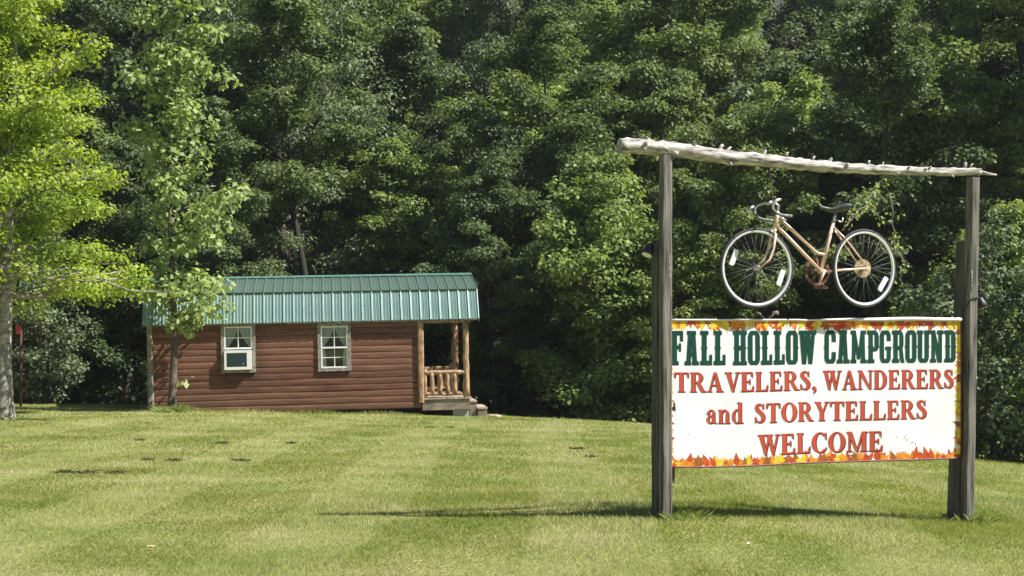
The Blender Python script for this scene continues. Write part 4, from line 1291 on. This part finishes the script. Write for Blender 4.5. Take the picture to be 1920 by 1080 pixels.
# torn hole near the left post, scuffs
mb = MB()
mb.add(on_board([(0.012, .93), (0.035, .945), (0.03, 1.0), (0.045, 0.965), (0.052, .90), (0.03, .915)], 0.0045), [(0, 5, 4, 3, 2, 1)][:1])
mb.build('torn_hole', M['black'], board)
for (x, z, l, a) in ((2.20, .62, .05, .9), (2.24, .60, .03, 2.4), (2.27, .58, .04, .4), (2.12, .64, .02, 0), (2.31, .56, .03, 1.2), (0.16, .70, .02, 1.0), (1.98, .63, .015, 2)):
    q = strip([(x, z), (x + l * math.cos(a) * .5, z + l * math.sin(a) * .5 + .003), (x + l * math.cos(a), z + l * math.sin(a))], [.003, .006, .002])
    mb = MB()
    for p in q: mb.add(on_board(p, 0.0042), [(0, 1, 2, 3)])
    mb.build('scuff', M['casing'], board)

# floodlights with wire on the two posts
for (x, y, z, az, nm) in ((-0.16, 0.06, 2.25, -0.6, 'near'), (BWID + 0.20, 0.0, 1.82, 0.9, 'far')):
    mb = MB()
    d = Vector((math.cos(az) * 0.3 * (-1 if nm == 'near' else 1), -0.1, -0.5)).normalized()
    c = Vector((x, y, z))
    mb.tube([c - d * 0.045, c - d * 0.03, c + d * 0.02, c + d * 0.055], [0.018, 0.034, 0.045, 0.05], 12)
    fl = mb.build('floodlight', M['black'], sign)
    MB().tube([c + d * 0.0555, c + d * 0.060], [0.046, 0.040], 12).build('lens', M['reflector'], fl)
    px = -PT if nm == 'near' else BWID + PT + 0.045
    MB().tube([(px + (0.0 if nm == 'near' else -0.008), 0.05 if nm == 'near' else 0.0, z + 0.05), (x * .5 + px * .5, y, z + 0.065), c - d * 0.04], 0.009, 6).build('bracket', M['black'], fl)
wx = BWID + 0.05
MB().tube([(wx - 0.035, 0.0, 1.74), (wx - 0.03, -0.068, 1.80), (wx + 0.03, -0.070, 1.86), (wx + 0.075, -0.068, 1.855), (wx + 0.108, -0.02, 1.87)], 0.007, 6).build('wire', M['black'], sign)
# staples / pale splinters on the near face of the posts
MB().box((-0.030, -0.0665, 2.02), (-0.024, -0.0635, 2.22)).build('splinter', M['log_grey'], sign)
MB().box((BWID + 0.065, -0.0665, 1.92), (BWID + 0.071, -0.0635, 2.10)).build('splinter', M['log_grey'], sign)


# ------------------------------------------------------------------ hanging bicycle
BX, BY = 3.049 + SN[0] * 0.085 - SU[0] * 0.04, 12.03 + SN[1] * 0.085 - SU[1] * 0.04
bike = empty('bicycle', (BX, BY, 2.105), (0, 0, YAW + math.pi),
             'old gold step-through bicycle with drop handlebars hanging under the log beam', 'bicycle')
# local: x forward, y towards the road side, z up, origin at the rear axle
def wheel(cx, cz, yaw, refl, label):
    wm = MB()
    RR = 0.314
    n = 64
    prof = [(-0.011, -0.006), (-0.012, 0.007), (0.012, 0.007), (0.011, -0.006), (0.005, -0.012), (-0.005, -0.012)]
    vs = []
    for i in range(n):
        a = 2 * math.pi * i / n
        for (y, dr2) in prof:
            vs.append(((RR - 0.004 + dr2) * math.cos(a), y, (RR - 0.004 + dr2) * math.sin(a)))
    k = len(prof)
    fs = [(i * k + j, i * k + (j + 1) % k, ((i + 1) % n) * k + (j + 1) % k, ((i + 1) % n) * k + j) for i in range(n) for j in range(k)]
    wm.add(vs, fs, 0, False)
    w = wm.build('wheel', M['rim'], bike)
    w['label'] = label
    w.location = (cx, 0, cz); w.rotation_euler = (0, 0, yaw)
    ty = MB()
    ty.tube([((RR + 0.013) * math.cos(2 * math.pi * i / n), 0, (RR + 0.013) * math.sin(2 * math.pi * i / n)) for i in range(n)], 0.0125, 8, closed=True)
    ty.build('tyre', M['tyre'], w)
    hb = MB()
    hb.tube([(0, -0.055, 0), (0, -0.034, 0), (0, -0.030, 0), (0, 0.030, 0), (0, 0.034, 0), (0, 0.055, 0)], [0.009, 0.012, 0.024, 0.024, 0.012, 0.009], 12)
    hb.build('hub', M['steel'], w)
    sp = MB()
    for i in range(32):
        a = 2 * math.pi * i / 32
        b = a + (0.55 if (i // 2) % 2 else -0.55)
        y = 0.028 if i % 2 else -0.028
        sp.tube([(0.022 * math.cos(b), y, 0.022 * math.sin(b)), (0.303 * math.cos(a), y * 0.1, 0.303 * math.sin(a))], 0.0012, 4)
    sp.build('spoke_set', M['spoke'], w)
    for a in refl:
        rm = MB()
        ca, sa = math.cos(a), math.sin(a)
        pts = []
        for (r, t) in ((0.215, -0.26), (0.215, 0.26), (0.228, 0.31), (0.262, 0.27), (0.262, -0.27), (0.228, -0.31)):
            pts.append((r * math.cos(a + t), r * math.sin(a + t)))
        rm.add([(x, 0.004, z) for x, z in pts] + [(x, 0.018, z) for x, z in pts],
               [tuple(range(6)), tuple(reversed(range(6, 12)))] + [(q, 6 + q, 6 + (q + 1) % 6, (q + 1) % 6) for q in range(6)])
        rm.build('reflector', M['reflector'], w)
    return w


rw = wheel(0.0, 0.0, R(9), (R(-145 + 360),), 'rear wheel with brass coloured sprocket disc')
fw = wheel(1.015, -0.008, R(0), (R(22), R(200)), 'front wheel with two white reflectors')
GOLD = M['frame_gold']
fm = MB()
bb = Vector((0.415, 0, -0.03)); stt = Vector((0.295, 0, 0.40)); ht = Vector((0.825, 0, 0.446)); hbm = Vector((0.848, 0, 0.325))
fm.tube([bb, stt], 0.0155, 12)
fm.tube([ht + Vector((-.006, 0, .022)), hbm], 0.018, 12)
fm.tube([ht.lerp(hbm, 0.70), bb], 0.0155, 12)
j0 = ht.lerp(hbm, 0.12)
fm.tube([j0, j0.lerp(Vector((0.50, 0, 0.165)), 0.5), Vector((0.515, 0, 0.178)), Vector((0.475, 0, 0.140)), Vector((0.435, 0, 0.120)), Vector((0.373, 0, 0.113))], 0.0135, 12)
fm.tube([bb + Vector((0, -0.036, 0)), bb + Vector((0, 0.036, 0))], 0.021, 12)
for s_ in (-1, 1):
    fm.tube([bb + Vector((-0.03, 0.022 * s_, 0)), Vector((0.25, 0.042 * s_, -0.02)), Vector((0.0, 0.062 * s_, 0.0))], [0.011, 0.010, 0.008], 8)
    fm.tube([stt + Vector((0.008, 0.014 * s_, -0.05)), Vector((0.20, 0.038 * s_, 0.245)), Vector((0.0, 0.062 * s_, 0.0))], [0.008, 0.0075, 0.007], 8)
    fm.tube([(0.0, 0.056 * s_, 0.0), (0.0, 0.068 * s_, 0.0)], 0.020, 10)
frame = fm.build('frame', GOLD, bike)
fk = MB()
fk.tube([hbm, hbm + Vector((0.006, 0, -0.035))], 0.017, 10)
for s_ in (-1, 1):
    fk.tube([hbm + Vector((0.006, 0.0, -0.035)), hbm + Vector((0.012, 0.040 * s_, -0.05)), Vector((0.885, 0.050 * s_, 0.15)), Vector((0.925, 0.056 * s_, 0.06)), Vector((1.015, 0.060 * s_, -0.008))], [0.013, 0.0135, 0.0115, 0.010, 0.008], 10)
fk.build('fork', GOLD, bike)
MB().tube([stt + Vector((0, 0, -0.02)), stt + Vector((-0.018, 0, 0.075))], 0.0125, 10).build('seat_post', M['steel'], bike)
MB().tube([stt + Vector((-0.01, 0.0, 0.012)), stt + Vector((-0.035, 0.010, 0.010)), stt + Vector((-0.052, 0.018, -0.008)), stt + Vector((-0.072, 0.02, 0.0)), stt + Vector((-0.076, 0.02, 0.03))], 0.006, 6).build('cable_hanger', M['steel'], bike)
# saddle
sd_ = MB()
vs, fs = [], []
ns = 12
secs = []
for i in range(ns + 1):
    t = i / ns
    x = 0.155 - 0.27 * t
    w = 0.016 + 0.066 * float(sstep((t - 0.30) / 0.55)) + 0.004 * math.sin(math.pi * t)
    if t > 0.93: w *= 0.8
    zt_ = 0.010 - 0.014 * math.sin(math.pi * min(1, t * 1.2)) + 0.030 * float(sstep((t - 0.45) / 0.4))
    th = 0.022 + 0.028 * float(sstep((t - 0.2) / 0.6))
    if t > 0.93: th *= 0.7
    secs.append((x, w, zt_, th))
for (x, w, zt_, th) in secs:
    for k in range(10):
        a = 2 * math.pi * k / 10
        cz_ = math.sin(a)
        vs.append((x, w * math.cos(a), zt_ + (0.012 * cz_ if cz_ > 0 else th * cz_)))
for i in range(ns):
    for k in range(10): fs.append((i * 10 + k, i * 10 + (k + 1) % 10, (i + 1) * 10 + (k + 1) % 10, (i + 1) * 10 + k))
fs += [tuple(range(10)), tuple(reversed([ns * 10 + k for k in range(10)]))]
sd_.add(vs, fs, 0, True)
so = sd_.build('saddle', M['saddle'], bike)
so.location = stt + Vector((-0.022, 0, 0.105)); so.rotation_euler = (0, R(-3), 0)
# stem and drop handlebar
MB().tube([ht + Vector((-0.004, 0, 0.01)), ht + Vector((-0.012, 0, 0.075)), ht + Vector((0.04, 0, 0.105))], [0.011, 0.012, 0.013], 10).build('stem', M['steel'], bike)
hbr = MB()
cl_ = ht + Vector((0.04, 0, 0.105))
def drop(s_):
    L3 = [(0, 0, 0), (0.0, 0.10, 0.005), (0.0, 0.165, 0.010), (0.018, 0.190, 0.008), (0.06, 0.198, -0.004), (0.085, 0.200, -0.035), (0.082, 0.202, -0.075), (0.055, 0.205, -0.110), (0.0, 0.207, -0.125), (-0.085, 0.210, -0.130)]
    return [cl_ + Vector((x, y * 0.84 * s_, z - (0.03 * y * 5 if s_ < 0 else 0) * 0.4)) for x, y, z in L3]
hbr.tube(list(reversed(drop(-1))) + drop(1)[1:], 0.0115, 10)
hb_o = hbr.build('handlebar', M['steel'], bike)
for s_ in (-1, 1):
    dpt = drop(s_)
    MB().tube(dpt[6:], [0.0128] * 4, 10).build('bar_tape', M['bar_tape'], hb_o)
    p = dpt[5]
    MB().tube([p + Vector((0.012, 0, 0.02)), p + Vector((0.05, 0, 0.0)), p + Vector((0.052, 0, -0.05)), p + Vector((0.02, 0, -0.10))][: (4 if s_ < 0 else 2)], [0.016, 0.012, 0.008, 0.005][: (4 if s_ < 0 else 2)], 8).build('brake_lever', M['steel'], hb_o)
# brake and gear cables
for s_, e_ in ((-1, hbm + Vector((0.04, -0.02, 0.0))), (1, Vector((0.70, 0.018, 0.33)))):
    d5 = drop(s_)[5]
    MB().tube([d5, d5 + Vector((0.06, -0.03 * s_, 0.07)), ht + Vector((0.10, 0.05 * s_, 0.02)), e_], 0.0028, 5).build('cable', M['black'], bike)
MB().tube([Vector((0.70, 0.018, 0.33)), Vector((0.45, 0.02, 0.135)), Vector((0.32, 0.02, 0.30)), Vector((0.235, 0.0, 0.295))], 0.0025, 5).build('cable', M['black'], bike)
# shifter clamp, brake caliper
MB().tube([ht + Vector((-0.005, 0.0, -0.015)), ht + Vector((-0.07, 0.03, -0.05))], [0.012, 0.007], 8).build('shift_lever', M['steel'], bike)
MB().tube([hbm + Vector((0.03, -0.03, -0.03)), hbm + Vector((0.05, 0, -0.01)), hbm + Vector((0.03, 0.03, -0.03))], [0.008, 0.012, 0.008], 8).build('brake_caliper', M['steel'], bike)
MB().tube([(0.225, -0.03, 0.27), (0.235, 0, 0.295), (0.225, 0.03, 0.27)], [0.007, 0.010, 0.007], 8).build('brake_caliper', M['steel'], bike)
# crankset on the far side, bare crank arm on the near side, sprocket disc
cr_ = MB()
n = 40
vs, fs = [], []
for i in range(n):
    a = 2 * math.pi * i / n
    r1 = 0.118 + (0.004 if i % 2 else 0)
    for (r, y) in ((r1, -0.045), (r1, -0.041), (0.094, -0.041), (0.094, -0.045)): vs.append((r * math.cos(a), y, r * math.sin(a)))
for i in range(n):
    j = (i + 1) % n
    for k in range(4): fs.append((i * 4 + k, i * 4 + (k + 1) % 4, j * 4 + (k + 1) % 4, j * 4 + k))
cr_.add(vs, fs)
for i in range(5):
    a = 2 * math.pi * i / 5 + 0.3
    cr_.tube([(0, -0.043, 0), (0.098 * math.cos(a), -0.043, 0.098 * math.sin(a))], [0.016, 0.008], 6)
cr_.tube([(0, -0.06, 0), (0, 0.05, 0)], 0.014, 10)
co = cr_.build('chainring', M['rust'], bike); co.location = bb + Vector((0.0, -0.02, 0))
MB().tube([bb + Vector((-0.012, 0.052, 0.01)), bb + Vector((0.055, 0.060, -0.115))], [0.012, 0.009], 8).build('crank_arm', GOLD, bike)
MB().tube([bb + Vector((0.0, -0.075, 0)), bb + Vector((-0.075, -0.08, -0.135))], [0.011, 0.009], 8).build('crank_arm', M['rust'], bike)
pdl = MB().box((-0.045, -0.045, -0.010), (0.045, 0.03, 0.010)).build('pedal', M['rust'], bike); pdl.location = bb + Vector((-0.075, -0.13, -0.135))
ds = MB()
vs, fs = [], []
n = 28
for i in range(n):
    a = 2 * math.pi * i / n
    for (r, y) in ((0.080, -0.030), (0.080, -0.027), (0.022, -0.024), (0.022, -0.030)): vs.append((r * math.cos(a), y, r * math.sin(a)))
for i in range(n):
    j = (i + 1) % n
    for k in range(4): fs.append((i * 4 + k, i * 4 + (k + 1) % 4, j * 4 + (k + 1) % 4, j * 4 + k))
ds.add(vs, fs)
ds.build('sprocket_disc', M['brass'], bike)
sq = MB()
for k, r in enumerate((0.055, 0.045, 0.036)):
    sq.tube([(0, -0.034 - 0.006 * k, 0), (0, -0.037 - 0.006 * k, 0)], r, 20, smooth=False)
sq.build('sprocket', M['rust'], bike)

# what the bicycle hangs from
bpy.context.view_layer.update()
BM = bike.matrix_world; SM = sign.matrix_world


def hang(name, a, b, r, label, cat, sag_=0.0, mat='twig'):
    a, b = Vector(a), Vector(b)
    mb = MB()
    n = 14
    pts = [a.lerp(b, i / (n - 1)) - Vector((0, 0, sag_ * math.sin(math.pi * i / (n - 1)))) - a for i in range(n)]
    mb.tube(pts, r, 6)
    # second strand twisted round the first
    d = (b - a).normalized(); u = d.cross(Vector((0, 1, 0))).normalized(); v = d.cross(u)
    n2 = 70
    mb.tube([a.lerp(b, i / n2) - a - Vector((0, 0, sag_ * math.sin(math.pi * i / n2))) + (u * math.cos(i * .9) + v * math.sin(i * .9)) * r * 1.3 for i in range(n2 + 1)], r * 0.6, 4)
    e = tag(mb.build(name, M[mat]), label, cat)
    e.location = a
    return e


rear_top = SM @ Vector((2.01, -0.02, 2.93))
rear_bot = BM @ (stt + Vector((-0.085, 0, -0.075)))
hang('hanging_rope', rear_top, rear_bot, 0.0055, 'frayed rope from the log beam to the seat stays of the bicycle', 'rope', 0.01)
ft = SM @ Vector((0.90, -0.02, 2.96)); fb = BM @ (cl_ + Vector((0, 0, 0.01)))
hang('hanging_wire', ft, fb, 0.0028, 'thin wire from the log beam to the handlebar of the bicycle', 'wire', 0.0, 'rust')
# vine growing down round the rope
rv = np.random.default_rng(77)
vm = MB()
vroot = SM @ Vector((2.06, 0.0, 2.93))
C, Rd = [], []
stems = []
def vine_path(a, b, w, n=14):
    a, b = Vector(a), Vector(b)
    return [a.lerp(b, i / (n - 1)) + Vector((rv.normal(0, w), rv.normal(0, w), rv.normal(0, w))) * (0 < i < n - 1) for i in range(n)]
pa = vine_path(vroot, SM @ Vector((2.22, 0.03, 1.93)), 0.025)
pb = vine_path(rear_top.lerp(rear_bot, 0.30), rear_top.lerp(rear_bot, 0.88), 0.02)
pc = vine_path(rear_top.lerp(rear_bot, 0.45), rear_top.lerp(rear_bot, 0.50) + Vector((0.14, 0.02, -0.16)), 0.015, 7)
pd = vine_path(vroot, rear_top.lerp(rear_bot, 0.32), 0.02, 8)
for p in (pa, pb, pc, pd):
    vm.tube([q - vroot for q in p], 0.004, 5)
    for q in p:
        C.append(tuple(q - vroot)); Rd.append(0.045 * rv.uniform(0.6, 1.3))
vine = empty('climbing_vine', vroot, (0, 0, 0), 'leafy vine trailing down from the log beam round the rope', 'vine')
vm.build('stem', M['twig'], vine)
link('foliage', fast_mesh('vine_leaf', leaf_quads(rv, np.array(C), np.array(Rd) * 1.3, 1500, 0.030, 0.9, 0.3, 0.42, 0.3, 0.5), 4, M['leaf_pale']), vine)
# dried twigs on top of the board
tw = empty('dried_twig', SM @ Vector((0.86, -0.005, 1.67)), (0, 0, YAW), 'dried twigs and a scrap of rag on top of the sign board', 'twigs')
MB().tube([(-0.07, 0, 0.055), (-0.04, 0, 0.042), (0.0, 0, 0.0)], [0.007, 0.007, 0.005], 6).build('twig', M['twig'], tw)
MB().tube([(-0.20, 0.01, 0.045), (-0.17, 0.01, 0.02), (-0.15, 0.01, 0.0)], [0.004, 0.005, 0.005], 6).build('twig', M['post_dark'], tw)
mb = MB(); mb.tube([(0.04, 0, 0.012), (0.075, 0, 0.03), (0.085, 0, 0.055), (0.12, 0, 0.052), (0.135, 0.01, 0.04)], [0.006, 0.008, 0.014, 0.017, 0.008], 7, jit=0.25, rng=rs)
mb.build('rag', M['casing'], tw)

# ------------------------------------------------------------------ weeds, clods and fallen leaves on the lawn
def blade_tuft(seed, n, h, r, w=0.012):
    rg_ = np.random.default_rng(seed)
    b = np.stack([rg_.normal(0, r, n), rg_.normal(0, r, n), np.full(n, -0.01)], 1)
    d = np.stack([rg_.normal(0, .55, n), rg_.normal(0, .55, n), np.ones(n)], 1)
    hh = (h * rg_.uniform(.4, 1.2, n))[:, None]
    a = rg_.uniform(0, 6.28, n); s = np.stack([np.cos(a), np.sin(a), 0 * a], 1) * w
    mid = b + d * hh * 0.55
    tip_ = b + d * hh * np.array([1.25, 1.25, 0.85])
    Vt = np.empty((n, 4, 3)); Vt[:, 0] = b - s * .5; Vt[:, 1] = b + s * .5; Vt[:, 2] = mid + s * .4; Vt[:, 3] = tip_
    return Vt.reshape(-1, 3)


def tuft(name, x, y, n, h, r, label, seed, mat='weed', w=0.012, cat='weeds', group=None):
    me_ = fast_mesh(name, blade_tuft(seed, n, h, r, w), 4, M[mat])
    o = tag(link(name, me_), label, cat, group)
    o.location = (x, y, gz(x, y))
    return o


def sp_pt(x, y): return SM @ Vector((x, y, 0))
qn = 2600
fx = rg.uniform(-0.1, 6.2, qn); fy = -np.abs(rg.normal(0, 0.07, qn)) - 0.05
fp = CAB_O + fx[:, None] * CAB_U + fy[:, None] * CAB_V
fb = np.stack([fp[:, 0], fp[:, 1], ground_z(fp[:, 0], fp[:, 1]) - 0.01], 1)
fh = rg.uniform(0.03, 0.13, qn) * (0.6 + 0.5 * np.sin(fx * 2.1) ** 2)
fa = rg.uniform(0, 6.28, qn); fs_ = np.stack([np.cos(fa), np.sin(fa), 0 * fa], 1) * 0.008
Vf = np.empty((qn, 3, 3)); Vf[:, 0] = fb - fs_; Vf[:, 1] = fb + fs_
Vf[:, 2] = fb + np.stack([rg.normal(0, .4, qn) * fh, rg.normal(0, .4, qn) * fh, fh], 1)
tag(link('uncut_grass', fast_mesh('uncut_grass', Vf.reshape(-1, 3), 3, M['blades'])), 'ragged strip of uncut grass along the foot of the cabin wall', 'grass', kind='stuff')
p = sp_pt(-0.02, -0.08); tuft('weed_tuft', p.x, p.y, 60, 0.10, 0.05, 'weeds round the foot of the near sign post', 1, w=0.006)
p = sp_pt(0.22, 0.08); tuft('weed_tuft', p.x, p.y, 150, 0.10, 0.11, 'rank weeds in the grass right beside the near sign post', 2, w=0.006)
p = sp_pt(BWID + 0.10, -0.06); tuft('weed_tuft', p.x, p.y, 90, 0.13, 0.06, 'weeds round the foot of the far sign post', 3, w=0.006)
p = sp_pt(BWID - 0.12, 0.05); tuft('weed_tuft', p.x, p.y, 50, 0.09, 0.06, 'small weeds under the sign board by the far post', 4, w=0.006)
tuft('weed_tuft', -7.50, 30.62, 420, 0.20, 0.15, 'tall grass round the foot of the slim tree by the cabin', 5, w=0.008)
tuft('weed_tuft', -9.70, 26.85, 60, 0.14, 0.10, 'weeds at the foot of the pale trunk', 6, w=0.014)
for k, (px_, py_, sz) in enumerate(((415, 828, .06), (452, 861, .05), (327, 862, .06), (276, 861, .05), (220, 886, .06), (160, 885, .06), (118, 884, .06), (545, 826, .05), (805, 792, .06), (845, 791, .04), (1080, 834, .05), (1105, 850, .04), (265, 826, .05))):
    t_ = (py_ - 600) / 2600
    yy = 1.413 / (t_ - 0.0215); xx = (px_ - 960) / 2600 * yy
    me_ = fast_mesh('grass_clod', blade_tuft(50 + k, 110, 0.065, sz * 0.9, 0.012), 4, M['dead_grass'])
    o = tag(link('grass_clod', me_), 'dark clod of dead clippings lying on the lawn', 'clod', 'clods on the lawn')
    o.location = (xx, yy, gz(xx, yy)); o.scale = (1.0, 1.0, 0.8)
for k, (px_, py_, sz) in enumerate(((283, 1027, .034), (527, 968, .018), (780, 1060, .02), (1405, 1022, .018), (480, 934, .02), (1226, 1040, .014))):
    t_ = (py_ - 600) / 2600
    yy = 1.65 / t_; xx = (px_ - 960) / 2600 * yy
    mb = MB()
    n = 8
    ring = [(sz * math.cos(6.283 * i / n) * rs.uniform(.7, 1.25), sz * 0.75 * math.sin(6.283 * i / n) * rs.uniform(.7, 1.2), 0.012 + rs.uniform(0, .014)) for i in range(n)]
    mb.add([(0, 0, 0.004)] + ring, [(0, 1 + i, 1 + (i + 1) % n) for i in range(n)], 0, True)
    o = tag(mb.build('fallen_leaf', M['dry_leaf']), 'curled pale fallen leaf on the lawn', 'leaf', 'fallen leaves on the lawn')
    o.location = (xx, yy, gz(xx, yy) + 0.018)

# ------------------------------------------------------------------ thin summer haze round the whole place
hz = MB().box((-126, -15, -12), (126, 166, 75)).mesh('haze', [])
hm = bpy.data.materials.new('haze_air'); hm.use_nodes = True
hm.node_tree.nodes.remove(hm.node_tree.nodes['Principled BSDF'])
pv = hm.node_tree.nodes.new('ShaderNodeVolumePrincipled')
pv.inputs['Color'].default_value = (0.86, 0.93, 1.0, 1)
pv.inputs['Density'].default_value = 0.00030
pv.inputs['Anisotropy'].default_value = 0.2
hm.node_tree.links.new(pv.outputs[0], hm.node_tree.nodes['Material Output'].inputs['Volume'])
hz.materials.append(hm)
tag(link('haze', hz), 'thin pale summer haze in the air over the place', 'haze', kind='stuff')
